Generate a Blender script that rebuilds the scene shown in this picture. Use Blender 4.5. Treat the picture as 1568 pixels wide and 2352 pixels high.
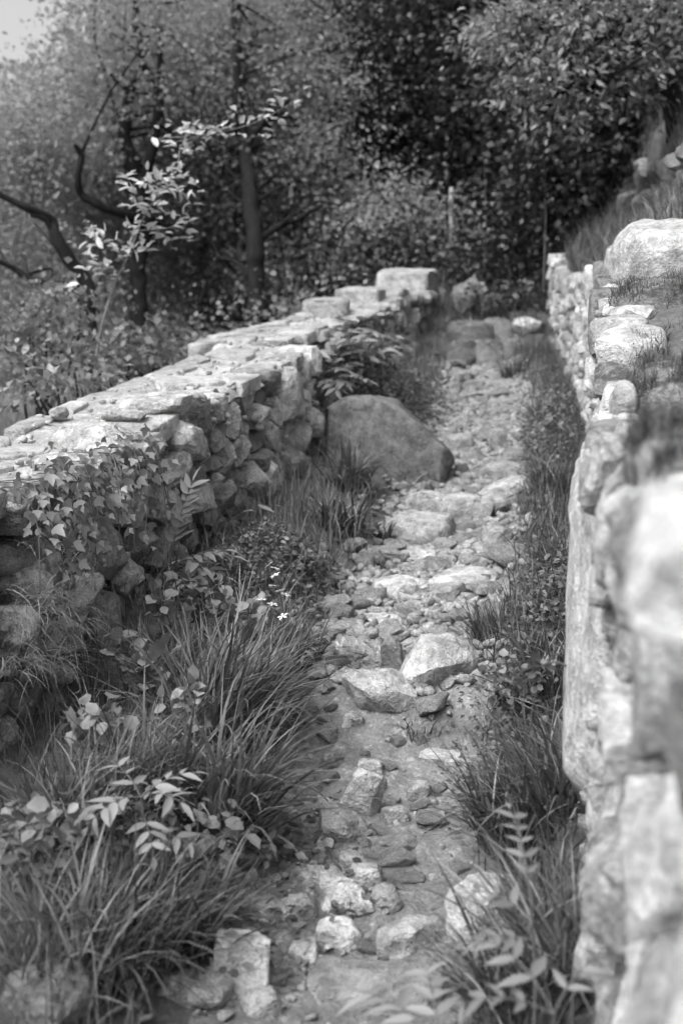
import bpy, bmesh, math, random
import numpy as np
from mathutils import Vector, Matrix, Euler

R = math.radians
for o in list(bpy.data.objects):
    bpy.data.objects.remove(o)
S = bpy.context.scene
COL = S.collection
rng = np.random.default_rng(7)
random.seed(7)

# ------------------------------------------------------------------ camera
CAM = np.array([0.0, 0.0, 1.6]); YAW = 12.5; PITCH = 7.5; LENS = 40.0
cd = bpy.data.cameras.new('camera'); cam = bpy.data.objects.new('camera', cd); COL.objects.link(cam)
cd.sensor_fit = 'VERTICAL'; cd.sensor_height = 36; cd.sensor_width = 24; cd.lens = LENS
cd.clip_start = 0.05; cd.clip_end = 2000
cam.location = CAM; cam.rotation_euler = (R(90 - PITCH), 0, R(YAW))
cd.dof.use_dof = True; cd.dof.focus_distance = 3.8; cd.dof.aperture_fstop = 2.5
S.camera = cam
# ------------------------------------------------------------------ sky and sun (bright overcast, monochrome film)
SUN_EL, SUN_AZ = 54.0, 212.0           # azimuth clockwise from +Y: from behind the camera on its left
W = bpy.data.worlds.new('World'); S.world = W; W.use_nodes = True
nt = W.node_tree; nt.nodes.clear()
sky = nt.nodes.new('ShaderNodeTexSky'); sky.sky_type = 'NISHITA'; sky.sun_disc = False
sky.sun_elevation = R(SUN_EL); sky.sun_rotation = R(SUN_AZ); sky.dust_density = 7.0; sky.air_density = 1.0
bw = nt.nodes.new('ShaderNodeRGBToBW'); bg = nt.nodes.new('ShaderNodeBackground'); wo = nt.nodes.new('ShaderNodeOutputWorld')
nt.links.new(sky.outputs[0], bw.inputs[0]); nt.links.new(bw.outputs[0], bg.inputs[0]); nt.links.new(bg.outputs[0], wo.inputs[0])
bg.inputs[1].default_value = 0.15
sd = bpy.data.lights.new('sun', 'SUN'); sun = bpy.data.objects.new('sun', sd); COL.objects.link(sun)
sd.energy = 0.55; sd.angle = R(65); sd.color = (1, 1, 1)
a = R(SUN_AZ); e = R(SUN_EL)
to_sun = Vector((math.sin(a) * math.cos(e), math.cos(a) * math.cos(e), math.sin(e)))
sun.rotation_euler = to_sun.to_track_quat('Z', 'Y').to_euler()
S.view_settings.view_transform = 'Standard'; S.view_settings.look = 'None'
S.view_settings.exposure = 1.2; S.view_settings.gamma = 1.0; S.view_settings.use_curve_mapping = False
S.render.engine = 'CYCLES'
S.cycles.use_denoising = True
S.cycles.max_bounces = 4; S.cycles.transparent_max_bounces = 4
S.cycles.diffuse_bounces = 3; S.cycles.glossy_bounces = 1; S.cycles.transmission_bounces = 2
S.cycles.use_adaptive_sampling = True; S.cycles.adaptive_threshold = 0.03
S.cycles.caustics_reflective = False; S.cycles.caustics_refractive = False

# ------------------------------------------------------------------ numeric helpers
F_PX = 2352 * LENS / 36
CX, CY = 784.0, 1176.0
ROT = np.array(Euler((R(90 - PITCH), 0, R(YAW))).to_matrix())

def ray(px, py):
    d = ROT @ np.array([(px - CX) / F_PX, (CY - py) / F_PX, -1.0]); return d

def P(px, py, Y):
    """the point that lies Y metres up the track on the line of sight (px, py)"""
    d = ray(px, py); return CAM + d * (Y / d[1])

def sstep(a, b, x):
    t = np.clip((x - a) / (b - a), 0, 1); return t * t * (3 - 2 * t)

def _hash(ix, iy, iz, s):
    n = (ix.astype(np.int64) * 374761393 + iy.astype(np.int64) * 668265263 + iz.astype(np.int64) * 2147483647 + s * 1274126177) & 0xffffffff
    n = ((n ^ (n >> 13)) * 1274126177) & 0xffffffff
    n = n ^ (n >> 16)
    return (n & 0xffff) / 32767.5 - 1.0

def noise3(p, s=0):
    p = np.asarray(p, float); f = np.floor(p); t = p - f; t = t * t * (3 - 2 * t); i = f.astype(np.int64)
    r = 0
    for dx in (0, 1):
        for dy in (0, 1):
            for dz in (0, 1):
                w = (t[..., 0] if dx else 1 - t[..., 0]) * (t[..., 1] if dy else 1 - t[..., 1]) * (t[..., 2] if dz else 1 - t[..., 2])
                r = r + w * _hash(i[..., 0] + dx, i[..., 1] + dy, i[..., 2] + dz, s)
    return r

def fbm(p, s=0, o=4, g=0.5, l=2.03):
    a = 1.0; r = 0; p = np.asarray(p, float)
    for k in range(o):
        r = r + a * noise3(p, s + k * 17); p = p * l + 3.7; a *= g
    return r

def n2(x, y, f, s=0, o=3):
    x = np.asarray(x, float); y = np.asarray(y, float); x, y = np.broadcast_arrays(x, y)
    return fbm(np.stack([x * f, y * f, np.zeros_like(x) + 0.5], -1), s, o)

# ------------------------------------------------------------------ mesh helpers
def mesh(name, V, F, mat=None, smooth=True, sharp=0):
    V = np.asarray(V, np.float32); F = np.asarray(F, np.int32)
    me = bpy.data.meshes.new(name)
    n, k = F.shape
    me.vertices.add(len(V)); me.vertices.foreach_set('co', V.ravel())
    me.loops.add(n * k); me.loops.foreach_set('vertex_index', F.ravel())
    me.polygons.add(n); me.polygons.foreach_set('loop_start', np.arange(0, n * k, k, dtype=np.int32))
    if smooth: me.polygons.foreach_set('use_smooth', np.ones(n, bool))
    me.update(calc_edges=True)
    if sharp: me.set_sharp_from_angle(angle=R(sharp))
    if mat: me.materials.append(mat)
    return me

def add(name, me, parent=None, loc=(0, 0, 0), rot=None, scale=None, kind=None):
    o = bpy.data.objects.new(name, me); COL.objects.link(o); o.location = loc
    if rot is not None: o.rotation_euler = rot
    if scale is not None: o.scale = scale
    if parent: o.parent = parent
    if kind: o['kind'] = kind
    return o

def tag(o, label=None, cat=None, group=None):
    if label: o['label'] = label
    if cat: o['category'] = cat
    if group: o['group'] = group
    return o

def thing(name, label, cat, loc=(0, 0, 0), group=None):
    o = bpy.data.objects.new(name, None); COL.objects.link(o); o.location = loc; o.empty_display_size = 0.1
    return tag(o, label, cat, group)

_ico = {}
def ico(s):
    if s not in _ico:
        bm = bmesh.new(); bmesh.ops.create_icosphere(bm, subdivisions=s, radius=1)
        bm.verts.ensure_lookup_table()
        _ico[s] = (np.array([v.co for v in bm.verts]), np.array([[v.index for v in f.verts] for f in bm.faces])); bm.free()
    return _ico[s]

def clip_planes(V, r, n, lo, hi, front=None):
    for _ in range(n):
        nn = r.normal(size=3)
        if front is not None: nn = nn + front * 1.0
        nn /= np.linalg.norm(nn)
        h = V @ nn; d = h.max() * r.uniform(lo, hi)
        V = V - np.maximum(h - d, 0)[:, None] * nn * 0.96
    return V

def rock_mesh(seed, sub, size, planes=9, rough=0.05, box=0.6, mat=None, lo=0.55, hi=0.92, extra=6):
    """an angular broken stone: boxed sphere, cut by random cleavage planes, roughened; its origin at the middle"""
    r = np.random.default_rng(seed); D, F = ico(sub)
    V = np.sign(D) * np.abs(D) ** box
    V = V / np.abs(V).max(0)
    V = clip_planes(V, r, planes + extra, lo, hi)
    for _ in range(extra // 2):          # broken corners and ledges
        nn = r.normal(size=3); nn /= np.linalg.norm(nn); h = V @ nn; d = h.max() * r.uniform(0.82, 0.93)
        V = V - (sstep(d - 0.03, d + 0.03, h) * r.uniform(.04, .1))[:, None] * nn
    lo_, hi_ = V.min(0), V.max(0); V = (V - (lo_ + hi_) / 2) * 2 / (hi_ - lo_)
    V = V * np.asarray(size) * 0.5
    m = float(np.mean(size)); off = r.uniform(-50, 50, 3)
    V = V + D * (fbm(V / m * 2.2 + off, seed, 4)[:, None] * rough * m)
    if sub >= 4: V = V + D * ((0.8 * fbm(V / m * 7 + off, seed + 5, 3) - 1.1 * np.abs(fbm(V / m * 3.5 - off, seed + 8, 3)))[:, None] * rough * 0.55 * m)
    return mesh('stone', V, F, mat, True, 38 if sub >= 3 else 0)

def voronoi(pts, x0, x1, y0, y1, k=16):
    cells = []
    for i, p in enumerate(pts):
        poly = [(x0, y0), (x1, y0), (x1, y1), (x0, y1)]
        d2 = ((pts - p) ** 2).sum(1); d2[i] = 1e9
        for j in np.argsort(d2)[:k]:
            q = pts[j]; m = (p + q) / 2; n = q - p; out = []
            for a_, b_ in zip(poly, poly[1:] + poly[:1]):
                da = (a_[0] - m[0]) * n[0] + (a_[1] - m[1]) * n[1]; db = (b_[0] - m[0]) * n[0] + (b_[1] - m[1]) * n[1]
                if da <= 0: out.append(a_)
                if (da < 0) != (db < 0):
                    t = da / (da - db); out.append((a_[0] + t * (b_[0] - a_[0]), a_[1] + t * (b_[1] - a_[1])))
            poly = out
            if len(poly) < 3: break
        cells.append(np.array(poly) if len(poly) >= 3 else None)
    return cells

def stagger(x0, x1, y0, y1, dx, dy, r, jit=0.36):
    pts = []; y = y0 + dy / 2; row = 0
    while y < y1:
        x = x0 + (dx / 2 if row % 2 else 0)
        while x < x1:
            pts.append((x + r.uniform(-jit, jit) * dx, y + r.uniform(-jit, jit) * dy)); x += dx * r.uniform(0.65, 1.4)
        y += dy * r.uniform(0.8, 1.2); row += 1
    return np.array(pts)

def cell_stone(poly, depth, seed, sub, shrink=0.94, flat=0.5, planes=6, rough=0.05, rp=0.36, blur=(-0.06, 0, 0.06), lo=0.68):
    """a stone that fills one cell of a wall face; returns centre and verts in (along, up, out)"""
    r = np.random.default_rng(seed); D, F = ico(sub)
    c = poly.mean(0); q = (poly - c) * shrink
    th = np.arctan2(D[:, 1], D[:, 0]); rad = np.zeros(len(D))
    acc = np.zeros(len(D))
    for dth in blur:
        ct, st = np.cos(th + dth), np.sin(th + dth); best = np.full(len(D), 1e9)
        for a_, b_ in zip(q, np.roll(q, -1, 0)):
            ex, ey = b_ - a_; den = ct * ey - st * ex
            with np.errstate(divide='ignore', invalid='ignore'):
                t = (a_[0] * ey - a_[1] * ex) / den
            t = np.where((t > 1e-6) & np.isfinite(t), t, 1e9); best = np.minimum(best, t)
        acc += best
    rad = acc / len(blur)
    rad = np.minimum(rad, np.median(rad) * 2.4)
    rho = np.sqrt(D[:, 0] ** 2 + D[:, 1] ** 2) ** rp
    V = np.stack([np.cos(th) * rad * rho, np.sin(th) * rad * rho, np.sign(D[:, 2]) * np.abs(D[:, 2]) ** flat * depth * 0.5], 1)
    if planes: V = clip_planes(V, r, planes * 2, lo, 0.95, np.array([0, 0, 1.0]))
    m = float(np.median(rad)) * 1.6; off = r.uniform(-50, 50, 3)
    V = V + D * (fbm(V / m * 1.7 + off, seed, 3)[:, None] * rough * 0.7 * m)
    if sub >= 4: V = V + D * ((0.8 * fbm(V / m * 7 + off, seed + 5, 3) - 1.1 * np.abs(fbm(V / m * 3.5 - off, seed + 8, 3)))[:, None] * rough * 0.5 * m)
    return c, V, F

def smooth_line(pts, n):
    pts = np.asarray(pts, float); k = len(pts)
    t = np.linspace(0, k - 1, n); i = np.clip(t.astype(int), 0, k - 2); f = (t - i)[:, None]
    g = lambda j: pts[np.clip(j, 0, k - 1)]
    p0, p1, p2, p3 = g(i - 1), g(i), g(i + 1), g(i + 2)
    return 0.5 * (2 * p1 + (p2 - p0) * f + (2 * p0 - 5 * p1 + 4 * p2 - p3) * f ** 2 + (3 * p1 - p0 - 3 * p2 + p3) * f ** 3)

def tube(pts, rad, ns=8, bump=0.0, seed=0):
    pts = np.asarray(pts, float); n = len(pts); rad = np.broadcast_to(np.asarray(rad, float), (n,))
    T = np.gradient(pts, axis=0); T /= np.linalg.norm(T, axis=1)[:, None] + 1e-9
    up = np.array([0.31, 0.77, 0.22]); A = np.cross(T, up); A /= np.linalg.norm(A, axis=1)[:, None] + 1e-9; B = np.cross(T, A)
    th = np.linspace(0, 2 * np.pi, ns, endpoint=False)
    ring = np.cos(th)[None, :, None] * A[:, None] + np.sin(th)[None, :, None] * B[:, None]
    rr = np.repeat(rad[:, None], ns, 1)
    if bump: rr = rr * (1 + bump * noise3((pts[:, None] + ring * rr[..., None]) * 9, seed))
    V = (pts[:, None] + ring * rr[..., None]).reshape(-1, 3)
    i = np.arange(n - 1)[:, None] * ns; j = np.arange(ns)[None]
    F = np.stack([i + j, i + (j + 1) % ns, i + ns + (j + 1) % ns, i + ns + j], -1).reshape(-1, 4)
    return V, F

def join(parts):
    Vs, Fs, k = [], [], 0
    for V, F in parts:
        Vs.append(V); Fs.append(np.asarray(F) + k); k += len(V)
    return np.concatenate(Vs), np.concatenate(Fs)

# leaf templates: along +Y, normal +Z, unit length, half width 1 (scaled)
DIAMOND = (np.array([[0, 0, 0], [1, .45, .16], [0, 1, 0], [-1, .45, .16]], float), np.array([[0, 1, 2], [0, 2, 3]]))
OVAL = (np.array([[0, 0, 0], [0, .33, -.01], [0, .68, -.02], [0, 1, -.1], [.8, .22, .1], [.9, .6, .08], [-.8, .22, .1], [-.9, .6, .08]], float),
        np.array([[0, 4, 1], [1, 4, 5], [1, 5, 2], [2, 5, 3], [0, 1, 6], [1, 7, 6], [1, 2, 7], [2, 3, 7]]))

def leaves(tpl, pos, ax, nrm, size, width):
    TV, TF = tpl; n = len(pos)
    ax = ax / (np.linalg.norm(ax, axis=1)[:, None] + 1e-9)
    side = np.cross(ax, nrm); side /= np.linalg.norm(side, axis=1)[:, None] + 1e-9
    nn = np.cross(side, ax)
    s = np.broadcast_to(size, (n,))[:, None, None]; w = np.broadcast_to(width, (n,))[:, None, None]
    V = pos[:, None] + s * (TV[None, :, 1:2] * ax[:, None] + w * TV[None, :, 0:1] * side[:, None] + TV[None, :, 2:3] * nn[:, None])
    F = TF[None] + (np.arange(n) * len(TV))[:, None, None]
    return V.reshape(-1, 3), F.reshape(-1, 3)

def blades(base, az, phi0, bend, length, width, K=5, r=rng):
    n = len(base); t = np.linspace(0, 1, K + 1)
    b = lambda v: np.broadcast_to(np.asarray(v, float), (n,))[:, None]
    az, phi0, bend, length, width = b(az), b(phi0), b(bend), b(length), b(width)
    phi = phi0 + bend * t[None] ** 1.25
    seg = length / K
    dx = np.sin(phi) * seg; dz = np.cos(phi) * seg
    hx = np.concatenate([np.zeros((n, 1)), np.cumsum(dx[:, :-1], 1)], 1); hz = np.concatenate([np.zeros((n, 1)), np.cumsum(dz[:, :-1], 1)], 1)
    azt = az + r.normal(0, 0.25, (n, 1)) * t[None]
    c = np.stack([base[:, 0:1] + np.cos(azt) * hx, base[:, 1:2] + np.sin(azt) * hx, base[:, 2:3] + hz], -1)
    tw = az + np.pi / 2 + r.normal(0, 0.5, (n, 1))
    wv = np.stack([np.cos(tw), np.sin(tw), np.zeros_like(tw)], -1) * (width[..., None] * 0.5) * ((1 - t ** 2.2) * (0.55 + 0.45 * np.minimum(t * 4, 1)) + 0.03)[None, :, None]
    V = np.stack([c - wv, c + wv], 2).reshape(-1, 3)
    i = (np.arange(n) * (K + 1) * 2)[:, None]; k = np.arange(K)[None] * 2
    F = np.stack([i + k, i + k + 1, i + k + 3, i + k + 2], -1).reshape(-1, 4)
    return V, F

# ------------------------------------------------------------------ materials (the photograph is monochrome)
def new_mat(name):
    m = bpy.data.materials.new(name); m.use_nodes = True; t = m.node_tree; t.nodes.clear()
    out = t.nodes.new('ShaderNodeOutputMaterial'); b = t.nodes.new('ShaderNodeBsdfPrincipled'); t.links.new(b.outputs[0], out.inputs[0])
    return m, t, b, out

def nd(t, typ, **kw):
    n = t.nodes.new(typ)
    for k, v in kw.items():
        if hasattr(n, k): setattr(n, k, v)
        else: n.inputs[k.replace('_', ' ')].default_value = v
    return n

def math_n(t, op, a_, b_=None, c_=None):
    n = t.nodes.new('ShaderNodeMath'); n.operation = op
    for i, v in enumerate((a_, b_, c_)):
        if v is None: continue
        if isinstance(v, (int, float)): n.inputs[i].default_value = v
        else: t.links.new(v, n.inputs[i])
    return n.outputs[0]

def ramp(t, src, a_, b_, lo=0.0, hi=1.0):
    n = t.nodes.new('ShaderNodeMapRange'); n.inputs[1].default_value = a_; n.inputs[2].default_value = b_
    n.inputs[3].default_value = lo; n.inputs[4].default_value = hi; t.links.new(src, n.inputs[0]); return n.outputs[0]

def stone_mat(name, base, vary=0.35, lichen=0.35, moss=0.0, scale=1.0, bump=0.6):
    m, t, b, out = new_mat(name)
    tc = t.nodes.new('ShaderNodeTexCoord'); oi = t.nodes.new('ShaderNodeObjectInfo')
    off = t.nodes.new('ShaderNodeVectorMath'); off.operation = 'MULTIPLY_ADD'
    comb = t.nodes.new('ShaderNodeCombineXYZ'); t.links.new(oi.outputs['Random'], comb.inputs[0]); t.links.new(oi.outputs['Random'], comb.inputs[2])
    t.links.new(comb.outputs[0], off.inputs[0]); off.inputs[1].default_value = (37, 0, 19); t.links.new(tc.outputs['Object'], off.inputs[2])
    def nz(sc, det=6, rough=0.6):
        n = t.nodes.new('ShaderNodeTexNoise'); n.inputs['Scale'].default_value = sc * scale; n.inputs['Detail'].default_value = det
        n.inputs['Roughness'].default_value = rough; t.links.new(off.outputs[0], n.inputs['Vector']); return n.outputs[0]
    big, mid, fine, grain = nz(5, 3), nz(16, 5, 0.68), nz(70, 3, 0.7), nz(260, 1, 0.6)
    v = math_n(t, 'MULTIPLY', ramp(t, oi.outputs['Random'], 0, 1, 1 - vary, 1 + vary * 0.6), base)
    v = math_n(t, 'MULTIPLY', v, ramp(t, big, 0.3, 0.7, 0.7, 1.28))
    v = math_n(t, 'MULTIPLY', v, ramp(t, mid, 0.3, 0.7, 0.5, 1.45))
    v = math_n(t, 'MULTIPLY', v, ramp(t, fine, 0.3, 0.7, 0.75, 1.22))
    v = math_n(t, 'MULTIPLY', v, ramp(t, grain, 0.3, 0.7, 0.8, 1.18))
    # pale crusts of lichen, dark patches of old moss
    if lichen:
        l = math_n(t, 'MULTIPLY', ramp(t, nz(11, 5, 0.7), 0.56, 0.62), ramp(t, fine, 0.4, 0.6, 0.5, 1))
        l = math_n(t, 'MULTIPLY', l, lichen)
        mx = t.nodes.new('ShaderNodeMix'); mx.data_type = 'FLOAT'
        t.links.new(l, mx.inputs[0]); t.links.new(v, mx.inputs[2]); mx.inputs[3].default_value = min(0.8, base * 1.75); v = mx.outputs[0]
    dk = math_n(t, 'MULTIPLY', ramp(t, nz(7, 5, 0.72), 0.52, 0.72), 0.42 + 0.4 * moss)
    mx = t.nodes.new('ShaderNodeMix'); mx.data_type = 'FLOAT'
    t.links.new(dk, mx.inputs[0]); t.links.new(v, mx.inputs[2]); mx.inputs[3].default_value = base * 0.32; v = mx.outputs[0]
    if moss:
        g = t.nodes.new('ShaderNodeNewGeometry'); sp = t.nodes.new('ShaderNodeSeparateXYZ'); t.links.new(g.outputs['Normal'], sp.inputs[0])
        k = math_n(t, 'MULTIPLY', ramp(t, mid, 0.42, 0.56), ramp(t, sp.outputs[2], -0.2, 0.5))
        k = math_n(t, 'MULTIPLY', k, moss)
        mx = t.nodes.new('ShaderNodeMix'); mx.data_type = 'FLOAT'
        t.links.new(k, mx.inputs[0]); t.links.new(v, mx.inputs[2]); mx.inputs[3].default_value = 0.07; v = mx.outputs[0]
    cc = t.nodes.new('ShaderNodeCombineColor')
    for i in range(3): t.links.new(v, cc.inputs[i])
    t.links.new(cc.outputs[0], b.inputs['Base Color']); b.inputs['Roughness'].default_value = 0.88; b.inputs['Specular IOR Level'].default_value = 0.25
    h = math_n(t, 'ADD', math_n(t, 'MULTIPLY', mid, 1.0), math_n(t, 'ADD', math_n(t, 'MULTIPLY', fine, 0.45), math_n(t, 'MULTIPLY', grain, 0.12)))
    bp = t.nodes.new('ShaderNodeBump'); bp.inputs['Strength'].default_value = min(1.0, bump * 1.5); bp.inputs['Distance'].default_value = 0.03 / scale
    t.links.new(h, bp.inputs['Height']); t.links.new(bp.outputs[0], b.inputs['Normal'])
    return m

def soil_mat(name, base, litter, bump=0.5):
    m, t, b, out = new_mat(name)
    tc = t.nodes.new('ShaderNodeTexCoord')
    def nz(sc, det=6, rough=0.65):
        n = t.nodes.new('ShaderNodeTexNoise'); n.inputs['Scale'].default_value = sc; n.inputs['Detail'].default_value = det
        n.inputs['Roughness'].default_value = rough; t.links.new(tc.outputs['Object'], n.inputs['Vector']); return n.outputs[0]
    a1, a2, a3 = nz(2.2), nz(13, 8), nz(90, 5, 0.75)
    vo = t.nodes.new('ShaderNodeTexVoronoi'); vo.inputs['Scale'].default_value = 85; t.links.new(tc.outputs['Object'], vo.inputs['Vector'])
    v = math_n(t, 'MULTIPLY', ramp(t, a1, 0.3, 0.7, 0.7, 1.25), base)
    v = math_n(t, 'MULTIPLY', v, ramp(t, a2, 0.3, 0.7, 0.62, 1.35))
    v = math_n(t, 'MULTIPLY', v, ramp(t, a3, 0.3, 0.7, 0.7, 1.3))
    mx = t.nodes.new('ShaderNodeMix'); mx.data_type = 'FLOAT'
    t.links.new(math_n(t, 'MULTIPLY', ramp(t, vo.outputs['Color'], 0.72, 0.8), ramp(t, a2, 0.45, 0.6, 0, litter)), mx.inputs[0])
    t.links.new(v, mx.inputs[2]); mx.inputs[3].default_value = base * 1.9; v = mx.outputs[0]
    cc = t.nodes.new('ShaderNodeCombineColor')
    for i in range(3): t.links.new(v, cc.inputs[i])
    t.links.new(cc.outputs[0], b.inputs['Base Color']); b.inputs['Roughness'].default_value = 0.95; b.inputs['Specular IOR Level'].default_value = 0.1
    h = math_n(t, 'ADD', a2, math_n(t, 'ADD', math_n(t, 'MULTIPLY', a3, 0.4), math_n(t, 'MULTIPLY', vo.outputs['Distance'], -0.25)))
    bp = t.nodes.new('ShaderNodeBump'); bp.inputs['Strength'].default_value = bump; bp.inputs['Distance'].default_value = 0.03
    t.links.new(h, bp.inputs['Height']); t.links.new(bp.outputs[0], b.inputs['Normal'])
    return m

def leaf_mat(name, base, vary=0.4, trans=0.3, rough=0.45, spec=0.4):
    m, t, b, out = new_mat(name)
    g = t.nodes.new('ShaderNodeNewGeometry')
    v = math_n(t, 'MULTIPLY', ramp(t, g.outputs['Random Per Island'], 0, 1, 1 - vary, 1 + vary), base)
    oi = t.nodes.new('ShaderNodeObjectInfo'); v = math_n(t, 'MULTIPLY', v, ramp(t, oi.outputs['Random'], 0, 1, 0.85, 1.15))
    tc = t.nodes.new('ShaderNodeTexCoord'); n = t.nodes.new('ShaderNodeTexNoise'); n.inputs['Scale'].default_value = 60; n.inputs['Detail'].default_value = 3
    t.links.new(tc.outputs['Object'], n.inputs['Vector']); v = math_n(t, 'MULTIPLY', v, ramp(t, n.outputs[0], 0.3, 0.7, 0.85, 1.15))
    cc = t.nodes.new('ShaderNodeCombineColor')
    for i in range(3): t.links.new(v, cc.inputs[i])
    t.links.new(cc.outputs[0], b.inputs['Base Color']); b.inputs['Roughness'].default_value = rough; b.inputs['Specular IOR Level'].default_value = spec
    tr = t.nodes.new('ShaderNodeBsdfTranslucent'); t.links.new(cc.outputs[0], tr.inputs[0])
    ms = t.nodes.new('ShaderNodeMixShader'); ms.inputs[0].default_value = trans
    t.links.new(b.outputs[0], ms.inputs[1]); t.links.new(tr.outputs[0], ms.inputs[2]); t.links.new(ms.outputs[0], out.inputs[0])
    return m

def bark_mat(name, base):
    m, t, b, out = new_mat(name)
    tc = t.nodes.new('ShaderNodeTexCoord'); mp = t.nodes.new('ShaderNodeMapping'); mp.inputs['Scale'].default_value = (22, 22, 5)
    t.links.new(tc.outputs['Object'], mp.inputs[0])
    n = t.nodes.new('ShaderNodeTexNoise'); n.inputs['Scale'].default_value = 1.0; n.inputs['Detail'].default_value = 7; n.inputs['Roughness'].default_value = 0.7
    t.links.new(mp.outputs[0], n.inputs['Vector'])
    v = math_n(t, 'MULTIPLY', ramp(t, n.outputs[0], 0.3, 0.7, 0.5, 1.5), base)
    cc = t.nodes.new('ShaderNodeCombineColor')
    for i in range(3): t.links.new(v, cc.inputs[i])
    t.links.new(cc.outputs[0], b.inputs['Base Color']); b.inputs['Roughness'].default_value = 0.9; b.inputs['Specular IOR Level'].default_value = 0.15
    bp = t.nodes.new('ShaderNodeBump'); bp.inputs['Strength'].default_value = 0.8; bp.inputs['Distance'].default_value = 0.02
    t.links.new(n.outputs[0], bp.inputs['Height']); t.links.new(bp.outputs[0], b.inputs['Normal'])
    return m

M = dict(
    wall=stone_mat('wall_stone', 0.36, 0.35, 0.45), white=stone_mat('white_stone', 0.5, 0.05, 0.2), pale=stone_mat('pale_stone', 0.42, 0.25, 0.3), path=stone_mat('path_stone', 0.42, 0.28, 0.25, 0, 1.2, 0.7),
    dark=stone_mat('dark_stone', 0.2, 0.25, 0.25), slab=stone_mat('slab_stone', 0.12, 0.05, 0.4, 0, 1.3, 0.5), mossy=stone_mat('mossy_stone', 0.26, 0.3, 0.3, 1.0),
    cap=stone_mat('cap_stone', 0.42, 0.22, 0.25, 0.25, 1.0, 0.6), rightw=stone_mat('right_wall_stone', 0.39, 0.5, 0.4, 0.0, 1.0, 0.5),
    ground=soil_mat('ground_soil', 0.10, 0.5), track=soil_mat('track_soil', 0.2, 0.9, 0.7), mortar=soil_mat('cap_soil', 0.33, 0.5, 0.6), core=soil_mat('wall_core', 0.05, 0.1),
    grass=leaf_mat('grass_blade', 0.135, 0.65, 0.35, 0.4, 0.5), dry=leaf_mat('dry_grass', 0.3, 0.4, 0.3, 0.6, 0.2), darkgrass=leaf_mat('dark_grass', 0.08, 0.65, 0.3, 0.4, 0.4),
    frond=leaf_mat('pinnate_leaf', 0.2, 0.25, 0.3, 0.4, 0.45), ivy=leaf_mat('ivy_leaf', 0.17, 0.5, 0.15, 0.35, 0.5), weed=leaf_mat('weed_leaf', 0.15, 0.5, 0.3),
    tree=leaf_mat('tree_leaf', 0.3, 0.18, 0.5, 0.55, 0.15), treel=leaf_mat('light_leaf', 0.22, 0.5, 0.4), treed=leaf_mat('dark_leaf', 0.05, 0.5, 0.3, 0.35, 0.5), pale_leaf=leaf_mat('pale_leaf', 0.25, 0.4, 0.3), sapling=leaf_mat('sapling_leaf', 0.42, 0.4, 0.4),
    bark=bark_mat('bark', 0.02), twig=bark_mat('twig', 0.12), palebark=bark_mat('pale_wood', 0.28), sapbark=bark_mat('sapling_bark', 0.17), petal=leaf_mat('petal', 0.75, 0.1, 0.25, 0.6, 0.2),
    moss=leaf_mat('moss', 0.08, 0.6, 0.2, 0.8, 0.1))

# ------------------------------------------------------------------ the lie of the land
def xc(y): return np.interp(y, [-3, 0, 2.2, 4.3, 6, 8.2, 11.5, 13.5], [-.2, -.3, -.47, -.72, -.73, -.78, -1.12, -1.3])
def hw(y): return np.interp(y, [0, 2.5, 4.5, 8, 9.5, 11.5, 13], [.28, .30, .32, .37, .33, .25, .22])
FY = [-6, 0.0, 0.7, 1.2, 2.0, 3.0, 5.0, 6.5, 8.0, 9.5, 12.0, 14, 40]
FX = [0.5, 0.15, 0.088, 0.05, 0.0, -0.02, -0.015, -0.01, -0.1, -0.23, -0.52, -0.6, -0.6]
def face(y): return np.interp(y, FY, FX)
def base(y):
    y = np.asarray(y, float)
    b = 0.13 * np.minimum(y, 12.2) + 0.03 * np.clip(y - 6, 0, 6.2) + 0.26 * np.clip(y - 12.2, 0, 8) + 0.1 * np.clip(y - 20.2, 0, 400)
    return b + 0.07 * np.tanh((y - 3.55) / 0.12) * np.exp(-((y - 3.55) / 0.9) ** 2) + 0.1 * (sstep(11.2, 11.35, y) + sstep(11.9, 12.05, y))
def top_r(y): return np.interp(y, [-6, 0, 1, 2, 3, 4, 5, 6, 7, 9, 12, 14, 18], [1.28, 1.28, 1.28, 1.14, 1.06, 1.13, 1.24, 1.26, 1.2, 0.95, 0.72, 0.3, 0.0])
def G(x, y):
    x = np.asarray(x, float); y = np.asarray(y, float)
    b = base(y); d = (x - xc(y)) / hw(y)
    z = b - 0.05 * np.exp(-(d * 0.9) ** 2) + 0.13 * sstep(0.8, 2.2, -d) + 0.12 * sstep(0.8, 1.7, d)
    z = z + 0.025 * n2(x, y, 2.3, 3) + 0.012 * n2(x, y, 9, 5)
    zl = 0.5 + 0.02 * y + 0.15 * n2(x, y, 0.35, 11) + 0.1 * np.clip(y - 28, 0, 300) - 0.06 * np.clip(-x - 3, 0, 14)
    tl = sstep(0, 1, (-2.0 - x) / (0.25 + 1.6 * np.clip(y - 12.0, 0, 8)))
    z = z * (1 - tl) + zl * tl
    sl = np.interp(y, [0, 4, 7, 9, 14, 30], [0.3, 0.35, 0.7, 0.85, 0.75, 0.6])
    dx = np.clip(x - face(y) - 0.12, 0, 40)
    zr = b + top_r(y) + sl * dx + 0.06 * n2(x, y, 1.3, 21) + 0.6 * sstep(0.66, 0.8, dx) * sstep(7.5, 9, y)
    tr = sstep(0.03, 0.16 + 1.2 * np.clip(y - 12.0, 0, 5), x - face(y))
    return z * (1 - tr) + zr * tr

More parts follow.
